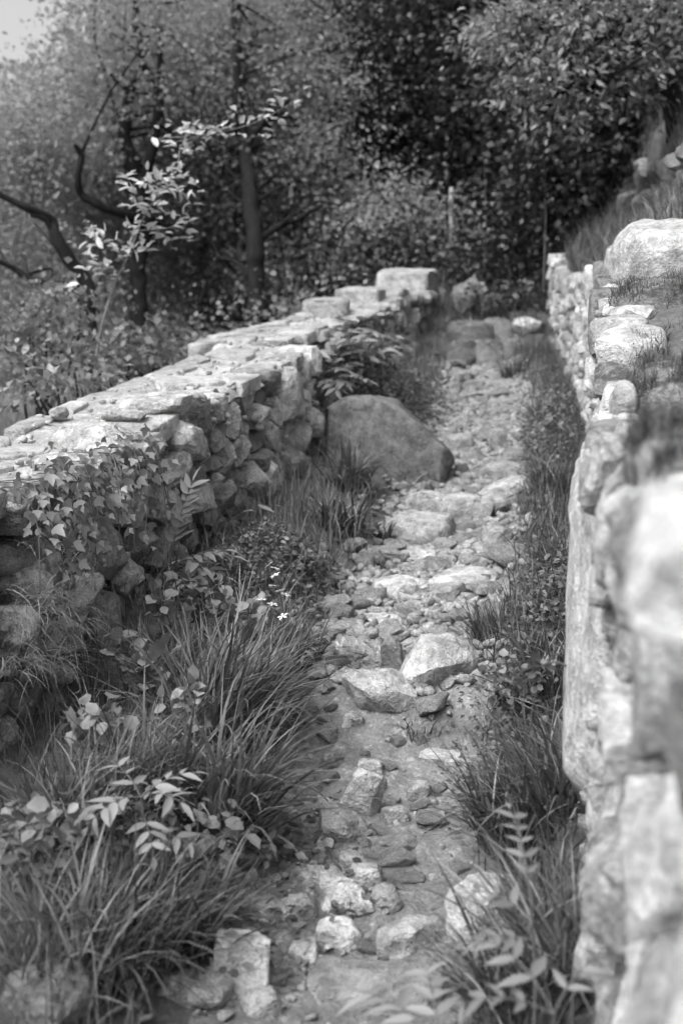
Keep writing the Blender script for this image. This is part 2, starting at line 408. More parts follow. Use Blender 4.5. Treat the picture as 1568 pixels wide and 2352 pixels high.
def hit(px, py, tmax=60):
    d = ray(px, py); t = np.linspace(0.6, tmax, 6000)
    p = CAM[None] + t[:, None] * d[None]
    below = np.nonzero(p[:, 2] < G(p[:, 0], p[:, 1]))[0]
    return p[below[0]] if len(below) else p[-1]

def axis(fine0, fine1, step, lo, hi, grow=1.16):
    v = list(np.arange(fine0, fine1, step)); s = step; q = fine1
    while q < hi: v.append(q); s *= grow; q += s
    v.append(hi); s = step; q = fine0 - s
    while q > lo: v.insert(0, q); s *= grow; q -= s
    v.insert(0, lo); return np.array(v)

def grid(xs, ys):
    nx, ny = len(xs), len(ys); i = np.arange(ny - 1)[:, None] * nx; j = np.arange(nx - 1)[None]
    return np.stack([i + j, i + j + 1, i + nx + j + 1, i + nx + j], -1).reshape(-1, 4)

xs = axis(-2.5, 0.6, 0.035, -400, 400); ys = axis(0.4, 13.0, 0.05, -60, 600)
X, Y = np.meshgrid(xs, ys); Z = G(X, Y)
ground = add('ground', mesh('ground', np.stack([X, Y, Z], -1).reshape(-1, 3), grid(xs, ys), M['ground']), kind='structure')
tag(ground, 'dark soil and turf rising beside the stony track')

# the worn track: pale trodden soil laid along the hollow, its edges sinking under the turf
ys = np.arange(0.3, 12.0, 0.024); us = np.linspace(-1.45, 1.45, 70)
U, Y = np.meshgrid(us, ys); X = xc(Y) + U * hw(Y)
edge = np.abs(U) - 1.0 - 0.35 * n2(X, Y, 3.0, 31)
Zp = G(X, Y) + 0.012 - 0.05 * sstep(-0.1, 0.35, edge) + 0.010 * n2(X, Y, 14, 33) + 0.006 * n2(X, Y, 40, 35)
path = add('path', mesh('path', np.stack([X, Y, Zp], -1).reshape(-1, 3), grid(us, ys), M['track']), kind='structure')
tag(path, 'stony trodden track climbing between the two walls')
def GP(x, y):
    return float(G(x, y)) + 0.012

# ------------------------------------------------------------------ left dry stone wall
LX = lambda y: np.interp(y, [-2, 6.85, 7.0, 12.8], [-1.68, -1.68, -1.88, -1.68])
LW = 0.62
LT = lambda y: np.interp(y, [-2, 2.4, 3.2, 4.0, 4.6, 5.2, 12.8], [1.15, 1.20, 1.23, 1.29, 1.40, 1.49, 2.45]) + 0.015 * np.sin(y * 1.9)
Y0L, Y1L = 0.4, 12.7
wall_l = thing('dry_stone_wall', 'long low dry stone wall with flat pale capping left of the track', 'wall', (-2.0, 2.4, 0.3))
WO = np.array(wall_l.location)
def put(name, V, F, c, mat, parent, PO):
    return add(name, mesh(name, V, F, mat, True, 38 if 'stone' in name else 0), parent, tuple(np.asarray(c) - PO))
# core
ys = np.linspace(Y0L, Y1L - 0.12, 60)
prof = []
for y in ys:
    xr = float(LX(y)) - 0.10; xl = float(LX(y)) - LW + 0.04; zt = float(LT(y)) - 0.07; zb = -0.3 + 0.1 * y
    prof.append([(xr, y, zb), (xr, y, zt), (xl, y, zt), (xl, y, zb - 0.6)])
prof = np.array(prof); n = len(ys)
i = np.arange(n - 1)[:, None] * 4; j = np.arange(4)[None]
F = np.stack([i + j, i + (j + 1) % 4, i + 4 + (j + 1) % 4, i + 4 + j], -1).reshape(-1, 4)
F = np.concatenate([F, [[0, 3, 2, 1]], [[4 * (n - 1) + k for k in (0, 1, 2, 3)]]])
put('wall_core', prof.reshape(-1, 3) - WO, F, WO, M['core'], wall_l, WO)
# capping bed of trodden soil and mortar
us = np.linspace(0, 1, 26); ys = np.arange(Y0L, Y1L, 0.03); U, Yg = np.meshgrid(us, ys)
Xg = LX(Yg) - 0.035 - U * (LW - 0.06) + 0.03 * n2(Yg, U * 3, 4, 41) * (np.abs(U - 0.5) * 2) ** 4
Zg = LT(Yg) - 0.012 + 0.012 * n2(Xg, Yg, 5, 43, 4) + 0.004 * n2(Xg, Yg, 30, 45) - 0.06 * (np.abs(U - 0.5) * 2) ** 10
put('capping_bed', np.stack([Xg, Yg, Zg], -1).reshape(-1, 3) - WO, grid(us, ys), WO, M['mortar'], wall_l, WO)

def hero_cell(px0, py0, px1, py1):
    """a wall stone that covers this patch of the left wall's face"""
    d = ray((px0 + px1) / 2, (py0 + py1) / 2); t = -1.65 / d[0]; p = CAM + d * t
    s = t / F_PX
    return p, abs(px1 - px0) * s, abs(py1 - py0) * s

heroes = [  # patch in the photograph, material, depth, roundness
    (190, 1340, 302, 1515, 'wall', 0.26, 'round'), (198, 1180, 312, 1340, 'dark', 0.26, 'round'), (380, 958, 505, 1088, 'wall', 0.30, 'block'),
    (405, 1090, 520, 1190, 'pale', 0.26, 'block'), (205, 985, 405, 1085, 'wall', 0.34, 'cap'), (350, 896, 525, 972, 'wall', 0.34, 'slab'),
    (395, 1330, 478, 1430, 'pale', 0.22, 'round'), (60, 1300, 140, 1420, 'wall', 0.22, 'round'), (25, 1390, 95, 1490, 'pale', 0.2, 'round'),
    (110, 1420, 195, 1520, 'wall', 0.22, 'round'), (625, 845, 720, 985, 'wall', 0.26, 'block'), (695, 930, 760, 1010, 'pale', 0.24, 'block'),
    (640, 1010, 715, 1110, 'wall', 0.24, 'block'), (585, 1055, 655, 1150, 'wall', 0.24, 'block'), (655, 1125, 725, 1190, 'wall', 0.24, 'block')]
taken = []
for k, (a0, b0, a1, b1, mt, dp, kind) in enumerate(heroes):
    p, w_, h_ = hero_cell(a0, b0, a1, b1)
    yl = w_ * 1.12
    size = (dp, yl * 1.05, h_)
    me = rock_mesh(900 + k, 5, size, {'round': 4, 'block': 10, 'cap': 6, 'slab': 9}[kind], 0.045 if kind != 'round' else 0.03, {'round': 0.8, 'block': 0.5, 'cap': 0.7, 'slab': 0.5}[kind], M[mt], 0.68, 0.95)
    add('stone', me, wall_l, (p[0] - dp * (0.42 if kind in ('round', 'block') else 0.5) + 0.03 - WO[0], p[1] - WO[1] + (0.05 if kind in ('cap', 'slab') else 0), p[2] - WO[2]), (random.uniform(-.12, .12), random.uniform(-.1, .1), random.uniform(-.1, .1)))
    taken.append((p[1], p[2] - float(LT(p[1])), yl / 2, h_ / 2))
r = np.random.default_rng(21)
pts = np.concatenate([stagger(1.3, 7.0, -1.0, 0.0, 0.185, 0.14, r, 0.42), stagger(7.0, 12.8, -0.8, 0.0, 0.25, 0.17, r)])
cells = voronoi(pts, 1.1, 12.8, -1.1, 0.01)
for k, c in enumerate(cells):
    if c is None: continue
    q = c.mean(0)
    if any(abs(q[0] - t_[0]) < t_[2] * 0.75 and abs(q[1] - t_[1]) < t_[3] * 0.75 for t_ in taken): continue
    y = q[0]; z = q[1] + float(LT(y)); sl = float(LT(y + .1) - LT(y - .1)) / .2
    if z < float(G(-1.57, y)) - 0.12: continue
    sub = 5 if 3.4 < y < 5.8 and z > float(G(-1.57, y)) else (4 if y > 2.4 else 3)
    cc, V, F = cell_stone(c, r.uniform(0.2, 0.3), 2000 + k, sub, r.uniform(0.84, 1.0), 0.3, 6, 0.065)
    sx = r.uniform(-0.05, 0.05)
    V3 = np.stack([V[:, 2], V[:, 0], V[:, 1] + sl * V[:, 0]], 1)
    put('stone', V3, F, (float(LX(y)) - 0.10 + sx, y, z), r.choice([M['wall'], M['wall'], M['pale'], M['dark']]) if y < 8 else M['wall'], wall_l, WO)
# cap slabs set in the bed: edge slabs overhang a little
pts = stagger(0.6, 12.6, 0, 1.0, 0.33, 0.36, r, 0.34)
pts[:, 1] = np.clip(pts[:, 1], 0.06, 0.94)
cells = voronoi(pts * [1, LW], 0.5, 12.62, -0.02, LW + 0.02)
for k, c in enumerate(cells):
    if c is None: continue
    y, u = c.mean(0)
    if u > 0.14 and u < LW - 0.16 and r.random() < 0.55: continue
    cc, V, F = cell_stone(c, r.uniform(0.07, 0.10), 5000 + k, 4, r.uniform(0.68, 0.95), 0.16, 0, 0.03, 0.42, (-.05, 0, .05)); sl = float(LT(y + .1) - LT(y - .1)) / .2
    V3 = np.stack([-V[:, 1], V[:, 0], V[:, 2] + (sl + r.normal(0, .02)) * V[:, 0] + r.normal(0, .025) * V[:, 1]], 1)
    step = 0.006 * float(noise3(np.array([y * 1.3, u * 4, 0.5]))) + r.uniform(-0.006, 0.007)
    put('capstone', V3, F, (float(LX(y)) - u, y, float(LT(y)) - 0.036 + step), M['cap'], wall_l, WO)
# grit on the capping and small wedging stones in the joints, too many to pick apart
def bits(name, pts, smin, smax, mat, parent, PO, seed):
    r = np.random.default_rng(seed); D, F1 = ico(1); Vs, Fs = [], []
    for k, p in enumerate(pts):
        q = clip_planes(np.sign(D) * np.abs(D) ** 0.5, r, 6, 0.5, 0.9) * r.uniform([.7, .7, .4], [1, 1, .8]) * (smin + (smax - smin) * r.random() ** 2)
        e_ = np.array(Euler(tuple(r.uniform(-.4, .4, 2)) + (r.uniform(0, 6.28),)).to_matrix()); Vs.append(q @ e_.T + p - PO); Fs.append(F1 + k * len(D))
    return add(name, mesh(name, np.concatenate(Vs), np.concatenate(Fs), mat, False), parent, kind='stuff')
yq = r.uniform(2.2, 12.4, 900); uq = r.random(900)
bits('grit', np.stack([LX(yq) - .04 - uq * (LW - .08), yq, LT(yq) + .002], 1), .004, .024, M['cap'], wall_l, WO, 71)
yq = r.uniform(2.4, 12.4, 520); bits('wedging_stones', np.stack([LX(yq) - r.uniform(.0, .06, 520), yq, LT(yq) - r.uniform(.02, .75, 520)], 1), .018, .05, M['wall'], wall_l, WO, 72)
# raised blocks towards the far end
for k, (px, py, Yd, s) in enumerate([(815, 692, 10.4, (0.42, 0.5, 0.16)), (890, 690, 11.0, (0.5, 0.5, 0.12)), (735, 722, 9.4, (0.4, 0.45, 0.2)), (930, 655, 12.3, (0.64, 0.8, 0.32))]):
    p = P(px, py, Yd)
    p[0] = float(LX(Yd)) - (0.36, 0.3, 0.42, 0.3)[k]; p[2] = float(LT(Yd)) + (0.04, 0.02, 0.02, 0.06)[k]
    add('capstone', rock_mesh(300 + k, 5, s, 3, 0.025, 0.24, M['cap'], 0.82, 0.98, 4), wall_l, tuple(p - WO), (R(6), 0, random.uniform(-.2, .2)))
# loose stones lying on the capping
for k, (px, py, Yd, s, lab) in enumerate([(135, 968, 4.35, (0.09, 0.08, 0.06), 'small rounded pale stone lying on the wall top at far left'),
                                        (290, 1020, 4.3, (0.2, 0.12, 0.07), 'sharp pale flake of stone lying on the wall beside the dome shaped capping stone')]):
    p = P(px, py, Yd); p[2] = float(LT(Yd)) + s[2] * 0.3
    tag(add('stone', rock_mesh(340 + k, 4, s, 8, 0.04, 0.7, M['pale']), None, tuple(p)), lab, 'stone')

# ------------------------------------------------------------------ right wall, near part and far bend
def right_wall(name, label, y0, y1, z0, topf, dx, dy, seed, subf, matf, core_back, skip=()):
    r = np.random.default_rng(seed)
    o = thing(name, label, 'wall', (float(face((y0 + y1) / 2)) + 0.2, (y0 + y1) / 2, float(base((y0 + y1) / 2))))
    PO = np.array(o.location)
    ys = np.linspace(y0, y1, 40); prof = []
    for y in ys:
        xf = float(face(y)) + 0.09; zb = float(base(y)) - 0.3; zt = float(base(y) + topf(y)) - 0.2
        prof.append([(xf, y, zb), (xf + core_back, y, zb), (xf + core_back, y, zt), (xf, y, zt)])
    prof = np.array(prof); n = len(ys); i = np.arange(n - 1)[:, None] * 4; j = np.arange(4)[None]
    F = np.stack([i + j, i + (j + 1) % 4, i + 4 + (j + 1) % 4, i + 4 + j], -1).reshape(-1, 4)
    F = np.concatenate([F, [[0, 1, 2, 3]], [[4 * (n - 1) + k for k in (3, 2, 1, 0)]]])
    put('wall_core', prof.reshape(-1, 3) - PO, F, PO, M['core'], o, PO)
    pts = stagger(y0, y1, 0.0, 1.5, dx, dy, r)
    tp = np.array([topf(q[0]) for q in pts])
    pts = pts[pts[:, 1] < tp - dy * 0.2]
    cells = voronoi(pts, y0 - 0.05, y1 + 0.05, -0.15, 1.6)
    for k, c in enumerate(cells):
        if c is None: continue
        c[:, 1] = np.minimum(c[:, 1], [topf(yy) + 0.02 for yy in c[:, 0]])
        y, zz = c.mean(0)
        if any(s0 < y < s1 and t0 < zz < t1 for s0, s1, t0, t1 in skip): continue
        if float(base(y)) + zz < float(G(float(face(y)) - 0.08, y)) - 0.15: continue
        ty = float(face(y + 0.1) - face(y - 0.1)) / 0.2; sl = float(base(y + 0.1) - base(y - 0.1)) / 0.2
        cc, V, F = cell_stone(c, r.uniform(0.17, 0.24), seed * 100 + k, subf(y), r.uniform(0.74, 0.93), 0.32, 6, 0.06)
        sx = r.uniform(-0.028, 0.025)
        V3 = np.stack([-V[:, 2] + ty * V[:, 0], V[:, 0], V[:, 1] + sl * V[:, 0]], 1)
        put('stone', V3, F, (float(face(y)) + 0.10 + sx, y, float(base(y)) + zz), matf(y, zz, r), o, PO)
    return o, PO

wall_r, RO = right_wall('retaining_wall', 'tall pale rubble retaining wall close by on the right', 0.05, 6.5, 0, lambda y: float(top_r(y)) + 0.06, 0.2, 0.17, 31,
                        lambda y: 4 if y < 3.2 else 3, lambda y, z, r: M['rightw'] if z < 1.15 or y < 2.2 else M['mossy'], 0.3, skip=[(2.2, 3.4, 0.35, 1.05), (0.62, 0.98, 1.2, 1.5)])
wall_f, FO = right_wall('retaining_wall', 'distant retaining wall of small stones bending left under a grassy bank', 6.5, 12.3, 0, lambda y: float(top_r(y)) + 0.05, 0.16, 0.13, 37,
                        lambda y: 3 if y < 9 else 2, lambda y, z, r: M['wall'] if r.random() < 0.5 else M['rightw'], 0.3)
yq = r.uniform(0.7, 6.4, 380); zq = r.random(380); bits('wedging_stones', np.stack([face(yq) + r.uniform(.02, .06, 380), yq, base(yq) + zq * top_r(yq)], 1), .012, .04, M['rightw'], wall_r, RO, 73)
# big upright slab face and pale near stones
def rstone(pos, size, mat, rot=(0, 0, 0), planes=7, box=0.55, seed=1, name='stone', rough=0.04):
    return add(name, rock_mesh(seed, 4, size, planes, rough, box, M[mat], 0.7, 0.96), wall_r, tuple(np.array(pos) - RO), rot)
rstone((0.055, 2.8, float(base(2.8)) + 0.7), (0.22, 1.15, 0.68), 'rightw', (0.12, 0.02, 0.01), 4, 0.35, 51, rough=0.015)
rstone((0.102, 0.95, 1.44), (0.15, 0.28, 0.10), 'white', (0.05, 0.1, 0), 5, 0.5, 52)
# stones on the crest of the near wall
for k, (px, py, Yd, s, mt) in enumerate([
        (1508, 612, 5.1, (0.42, 0.6, 0.40), 'wall'), (1492, 712, 4.4, (0.32, 0.45, 0.22), 'mossy'), (1412, 600, 5.6, (0.12, 0.28, 0.2), 'pale'),
        (1515, 905, 3.1, (0.18, 0.35, 0.16), 'mossy'), (1408, 935, 2.9, (0.06, 0.16, 0.13), 'pale'), (1432, 1032, 2.3, (0.08, 0.2, 0.11), 'pale'),
        (1520, 1065, 1.7, (0.14, 0.26, 0.10), 'mossy'), (1465, 830, 3.7, (0.14, 0.3, 0.14), 'mossy')]):
    p = P(px, py, Yd)
    me = rock_mesh(420 + k, 5, s, 3 if k < 1 else 7, 0.03, 0.85 if k < 1 else 0.55, M[mt], 0.75, 0.96, 1 if k < 1 else 6)
    st_ = add('stone', me, wall_r, tuple(p + np.array([0.02, 0, 0]) - RO), (0.1, random.uniform(-.1, .1), random.uniform(-.2, .2)))
    if mt == 'mossy':
        rm = np.random.default_rng(440 + k); co = np.array([q.center[:] for q in me.polygons]); no = np.array([q.normal[:] for q in me.polygons])
        ok = co[(no[:, 2] > -0.1) & (fbm(co * 14 + k, 3, 2) > -0.25)]; bs = ok[rm.integers(0, len(ok), 1500)] + rm.normal(0, .004, (1500, 3))
        Vm, Fm = blades(bs, rm.uniform(0, 6.28, 1500), np.abs(rm.normal(.5, .4, 1500)), rm.uniform(.3, 1.8, 1500), rm.uniform(.015, .07, 1500), .0022, 3, rm)
        add('moss', mesh('moss', Vm, Fm, M['moss'] if k != 3 else M['darkgrass'], False), st_, kind='stuff')

r = np.random.default_rng(63)
for k in range(22):
    y = 1.5 + k * 0.225 + r.uniform(-.04, .04); s = (r.uniform(.13, .18), r.uniform(.2, .3), r.uniform(.10, .16))
    add('stone', rock_mesh(460 + k, 4, s, 8, .045, .45, M['rightw' if k % 3 else 'mossy'], .65, .95), wall_r, (float(face(y)) + .085 - RO[0], y - RO[1], float(base(y) + top_r(y)) - .035 - RO[2]), (r.uniform(-.1, .25), r.uniform(-.15, .15), r.uniform(-.25, .25)))

# terrace wall up on the bank
ter = thing('terrace_wall', 'blurred rough terrace wall high on the right hand bank', 'wall', (1.1, 10, 3.4)); TO = np.array(ter.location)
r = np.random.default_rng(61)
for k in range(34):
    y = 8.6 + (k % 12) * 0.4 + r.uniform(-.1, .1); lv = k // 12
    x = float(face(y)) + 0.80 + r.uniform(-.05, .05) + lv * 0.05
    zb = float(G(x - 0.2, y)) + 0.06 + lv * 0.19
    add('stone', rock_mesh(600 + k, 3, (0.3, r.uniform(.25, .5), r.uniform(.16, .24)), 8, 0.05, 0.55, M['dark']), ter, (x - TO[0], y - TO[1], zb - TO[2]), (r.uniform(-.2, .2), r.uniform(-.2, .2), r.uniform(-.3, .3)))

# ------------------------------------------------------------------ stones on the track
def ground_stone(px, py, w_, h_, label, mt='path', tall=1.0, planes=9, rot=None, depth=0.85, box=0.5, name='stone', seed=0, sink=0.4, cat='stone', sub=4):
    """px, py: where the middle of its foot meets the ground; w_, h_: how wide and tall it looks there"""
    g = hit(px, py - h_ * 0.12); dist = np.linalg.norm(g - CAM); s = dist / F_PX
    sz = (w_ * s, w_ * s * depth, max(h_ * s * tall, 0.03))
    z = float(G(g[0], g[1]))
    o = add(name, rock_mesh(700 + seed, 5 if w_ > 110 else 4, (sz[0] * 1.12, sz[1] * 1.1, sz[2] * (1 + sink)), planes, 0.045, box, M[mt], 0.66, 0.95), None,
            (g[0], g[1] + sz[1] * 0.25, z + sz[2] * (0.5 - sink * 0.5)), rot or (random.uniform(-.1, .1), random.uniform(-.08, .08), R(YAW) + random.uniform(-.3, .3)))
    return tag(o, label, cat)

HS = [
    (998, 1592, 168, 140, 'largest rounded boulder in the middle of the track', dict(mt='wall', planes=4, box=0.75, tall=0.75)),
    (902, 1565, 52, 92, 'narrow upright grey block against the left of the largest rounded boulder', dict(mt='dark', tall=1.0)),
    (870, 1642, 145, 75, 'broad pale craggy stone just below the narrow upright block', dict(mt='pale')),
    (1010, 1768, 92, 46, 'single pale flat slab lying alone on bare soil right of centre', dict(mt='pale', tall=0.6, box=0.4, planes=5)),
    (828, 1885, 80, 98, 'pale leaning slab left of centre with a rounded top corner', dict(mt='path', rot=(0.2, 0.35, 0.4))),
    (775, 1948, 112, 88, 'long darker slab tilted down beside the pale leaning slab', dict(mt='wall', rot=(0.1, 0.5, 0.3), tall=0.7)),
    (920, 1385, 122, 62, 'wide pale flat topped stone in the middle of the upper track', dict(mt='pale', tall=0.8)),
    (1062, 1356, 148, 52, 'long low flat stone reaching towards the right verge', dict(mt='path', tall=0.8, box=0.45)),
    (1022, 1396, 82, 44, 'smooth pale stone below the long low flat stone', dict(mt='pale')),
    (945, 1246, 168, 72, 'very broad pale stone beside the broad leaved tuft', dict(mt='path', tall=0.8)),
    (968, 1186, 86, 50, 'neat squared block lying behind the very broad pale stone', dict(mt='wall', box=0.4, planes=5)),
    (1065, 1206, 112, 62, 'flat topped stone with a dark right end at mid track', dict(mt='path', box=0.45)),
    (1162, 1176, 128, 66, 'long slanting pale stone half under the right verge grass', dict(mt='path', rot=(0.1, -0.35, 0.4))),
    (1148, 1106, 106, 40, 'wide low stone above the slanting pale stone', dict(mt='wall')),
    (1056, 1040, 56, 38, 'small black edged block beside the big leaning slab', dict(mt='dark', box=0.45)),
    (1140, 1265, 66, 48, 'grey three sided stone near the right verge', dict(mt='wall')),
    (702, 2050, 76, 46, 'rounded pale stone at the left of the lower stone cluster', dict(mt='path', planes=5)),
    (765, 2056, 84, 44, 'flat pale stone in the middle of the lower stone cluster', dict(mt='pale')),
    (838, 2048, 66, 50, 'sharp cornered pale stone at the right of the lower cluster', dict(mt='pale')),
    (885, 2100, 72, 56, 'dark rounded stone at the right end of the lower cluster', dict(mt='dark', planes=4, box=0.8)),
    (785, 2112, 102, 50, 'broad pale stone in front of the lower cluster', dict(mt='path')),
    (680, 2118, 80, 50, 'oval pale stone left in front of the lower cluster', dict(mt='pale', planes=4, box=0.8)),
    (600, 2125, 100, 66, 'tilted grey slab at the edge of the long grass', dict(mt='wall', rot=(0.1, 0.4, 0.2), tall=0.7)),
    (552, 2310, 108, 140, 'pale grooved slab standing upright at the bottom left of the track', dict(mt='path', box=0.35, planes=4, depth=0.3, rot=(-0.35, 0.05, 0.3))),
    (440, 2305, 140, 60, 'flat grey stone left of the upright grooved slab', dict(mt='wall', tall=0.7)),
    (598, 2350, 88, 50, 'pale stone at the foot of the upright grooved slab', dict(mt='pale')),
    (862, 2330, 270, 105, 'large dark ridged slab at the bottom edge', dict(mt='dark', tall=0.8, planes=6, depth=0.5)),
    (925, 2205, 118, 70, 'grey rough stone behind the large dark ridged slab', dict(mt='wall', tall=0.9)),
    (1112, 2185, 160, 165, 'pale boulder half hidden by fronds at lower right', dict(mt='path', planes=4, box=0.8, tall=0.8)),
    (95, 2352, 165, 85, 'rounded grey boulder in the grass at the bottom left corner', dict(mt='dark', planes=4, box=0.8)),
    (757, 1782, 56, 46, 'small dark rounded stone against the grass left of the track', dict(mt='dark', planes=4, box=0.8)),
    (808, 1680, 44, 34, 'little pale stone under the broad craggy stone', dict(mt='pale')),
    (850, 1792, 50, 40, 'small squarish pale stone above the leaning slab', dict(mt='path')),
    (958, 1848, 56, 44, 'small pale cube shaped stone right of the leaning slab', dict(mt='path')),
    (908, 1900, 66, 42, 'low brown grey stone below the cube shaped stone', dict(mt='wall')),
    (738, 1975, 44, 40, 'small pale faceted stone alone on the left soil', dict(mt='pale')),
    (805, 1992, 62, 30, 'flat half buried stone above the lower cluster', dict(mt='path', tall=0.6)),
    (1060, 1790, 70, 40, 'broken pale stone at the edge of the right hand grass', dict(mt='pale')),
    (770, 2185, 90, 50, 'knobbly pale stone between the lower cluster and the dark slab', dict(mt='pale')),
    (690, 2225, 66, 50, 'pale upright chip beside the upright grooved slab', dict(mt='path')),
    (880, 1448, 96, 44, 'pale worn flat stone above the largest rounded boulder', dict(mt='pale', tall=0.6)),
    (815, 1520, 96, 60, 'thin pale slab sloping down to the left verge', dict(mt='pale', tall=0.5, rot=(0.1, 0.4, 0.5))),
    (960, 1300, 70, 30, 'low flat stone above the wide flat topped stone', dict(mt='path')),
    (1090, 1300, 76, 34, 'dark flat stone close to the long low flat stone', dict(mt='dark', tall=0.7)),
]
hero_xy = []
for k, (px, py, w_, h_, lab, kw) in enumerate(HS):
    o = ground_stone(px, py, w_, h_, lab, seed=k, **kw); hero_xy.append((o.location.x, o.location.y, max(o.dimensions.x, o.dimensions.y, 0.05) / 2))

# the big smooth slab leaning by the left wall
def big_slab():
    y0 = 6.75
    prof = [(748, 1090), (754, 940), (790, 916), (866, 916), (904, 932), (962, 985), (1018, 1042), (1026, 1066), (1004, 1105), (930, 1135), (748, 1140)]
    pts = np.array([P(px, py, y0) for px, py in prof]); c = pts.mean(0)
    poly = np.stack([pts[:, 0] - c[0], pts[:, 2] - c[2]], 1)
    cc, V, F = cell_stone(poly, 0.36, 77, 6, 1.06, 0.14, 2, 0.03, 0.22, (-.03, 0, .03), 0.88)
    V3 = np.stack([V[:, 0] + cc[0], -V[:, 2] + 0.25 * V[:, 1], V[:, 1] + cc[1]], 1)
    o = add('boulder', mesh('boulder', V3, F, M['slab']), None, tuple(c + [0, 0.12, 0]), (0, 0, R(8)))
    o.data.set_sharp_from_angle(angle=R(40)); tag(o, 'big smooth dark grey boulder slab leaning against the left wall foot', 'boulder')
    hero_xy.append((c[0], c[1] + 0.12, 0.42))
big_slab()

# steps at the head of the track
steps = []
for k, (px, py, Yd, s, lab) in enumerate([
        (1062, 800, 11.2, (0.34, 0.4, 0.30), 'left block of the lower stone step at the head of the track'),
        (1118, 798, 11.25, (0.30, 0.4, 0.32), 'middle block of the lower stone step at the head of the track'),
        (1172, 790, 11.3, (0.26, 0.35, 0.26), 'small right hand block of the lower stone step'),
        (1085, 765, 11.9, (0.5, 0.4, 0.32), 'long stone forming the upper step at the head of the track'),
        (1150, 755, 12.0, (0.36, 0.4, 0.34), 'squared stone closing the upper step on the right')]):
    p = P(px, py, Yd); p[2] = float(base(Yd - 0.3)) + 0.09
    tag(add('step_stone', rock_mesh(810 + k, 4, s, 4, 0.03, 0.5, M['mossy'], 0.75, 0.96), None, tuple(p), (random.uniform(-.12, .05), random.uniform(-.12, .12), random.uniform(-.25, .25))), lab, 'step')  # dark mossy colour also carries the shade of the trees over the steps
for k, (px, py, Yd, s, mt, lab) in enumerate([
        (1068, 650, 13.0, (0.3, 0.3, 0.5), 'dark', 'pointed rock leaning in shade above the steps'),
        (1108, 640, 13.2, (0.2, 0.3, 0.4), 'wall', 'smaller rock beside the pointed one above the steps'),
        (1215, 745, 11.6, (0.34, 0.3, 0.2), 'wall', 'stone block at the foot of the distant bending wall'),
        (1160, 680, 13.0, (0.3, 0.3, 0.35), 'dark', 'shaded rock on the bank above the steps')]):
    p = P(px, py, Yd); p[2] = float(G(p[0], p[1])) + s[2] * 0.35
    tag(add('rock', rock_mesh(830 + k, 4, s, 8, 0.05, 0.55, M[mt]), None, tuple(p), (random.uniform(-.2, .2), random.uniform(-.3, .3), 0)), lab, 'rock')

# cobbles and broken stones bedded in the track: parts of it
protos = [rock_mesh(100 + k, 4, (1, random.uniform(.55, .9), random.uniform(.4, .75)), 9, 0.05, 0.5, M[('path', 'pale', 'wall', 'path')[k % 4]], .5, .9) for k in range(20)]
r = np.random.default_rng(5); cnt = 0; spots = []
tries = 0
while cnt < 300 and tries < 9000:
    tries += 1
    y = 1.9 + 9.9 * r.random() ** 0.95; u = r.normal(0, 0.62)
    if abs(u) > 1.15: continue
    if 2.3 < y < 3.45 and u > 0.1 and r.random() < 0.7: continue
    x = float(xc(y) + u * hw(y))
    big = r.random()
    s = r.uniform(0.035, 0.075) if big < 0.55 else r.uniform(0.07, 0.13)
    if y > 3.7: s *= r.uniform(1.2, 2.3)
    if any((x - a_) ** 2 + (y - b_) ** 2 < ((s * 0.42) + c_ * 0.8) ** 2 for a_, b_, c_ in hero_xy): continue
    if any((x - a_) ** 2 + (y - b_) ** 2 < ((s + c_) * 0.3) ** 2 for a_, b_, c_ in spots): continue
    spots.append((x, y, s))
    add('stone', protos[int(r.integers(20))], path, (x, y, float(G(x, y)) + 0.012 + s * 0.11), (r.uniform(-.4, .4), r.uniform(-.4, .4), r.uniform(0, 6.28)), (s, s, s * r.uniform(.75, 1.1)))
    cnt += 1
# rubble and grit too small to pick apart
D, F1 = ico(1); r = np.random.default_rng(9)
Vs, Fs = [], []
shapes = [clip_planes(np.sign(D) * np.abs(D) ** 0.5, np.random.default_rng(70 + k), 9, 0.45, 0.9) * [1, r.uniform(.6, .95), r.uniform(.35, .6)] for k in range(12)]
N = 13500; yy = 1.6 + 10.8 * r.random(N); uu = r.normal(0, 0.6, N); xx = xc(yy) + uu * hw(yy)
dens = sstep(0.42, 0.62, n2(xx, yy, 2.6, 71) * 0.5 + 0.5); keep = np.where(yy > 3.7, r.random(N) < 0.9, r.random(N) < 0.05 + 0.5 * dens * sstep(.2, -.5, uu))
xx, yy = xx[keep], yy[keep]; zz = G(xx, yy) + 0.012
for k in range(len(xx)):
    s = 0.003 + 0.014 * r.random() ** 3 + (0.042 * r.random() ** 1.7 if yy[k] > 3.7 else (0.016 * r.random() ** 2))
    a_ = r.uniform(0, 6.28); c_, s_ = math.cos(a_), math.sin(a_)
    q = shapes[k % 12] * s; t1, t2 = r.uniform(-.5, .5, 2); q = np.stack([q[:, 0] * c_ - q[:, 1] * s_, q[:, 0] * s_ + q[:, 1] * c_, q[:, 2] + t1 * q[:, 0] + t2 * q[:, 1]], 1)
    Vs.append(q + [xx[k], yy[k], zz[k] + s * 0.2]); Fs.append(F1 + k * len(D))
grit = add('rubble', mesh('rubble', np.concatenate(Vs), np.concatenate(Fs), M['path'], False), path, kind='stuff')

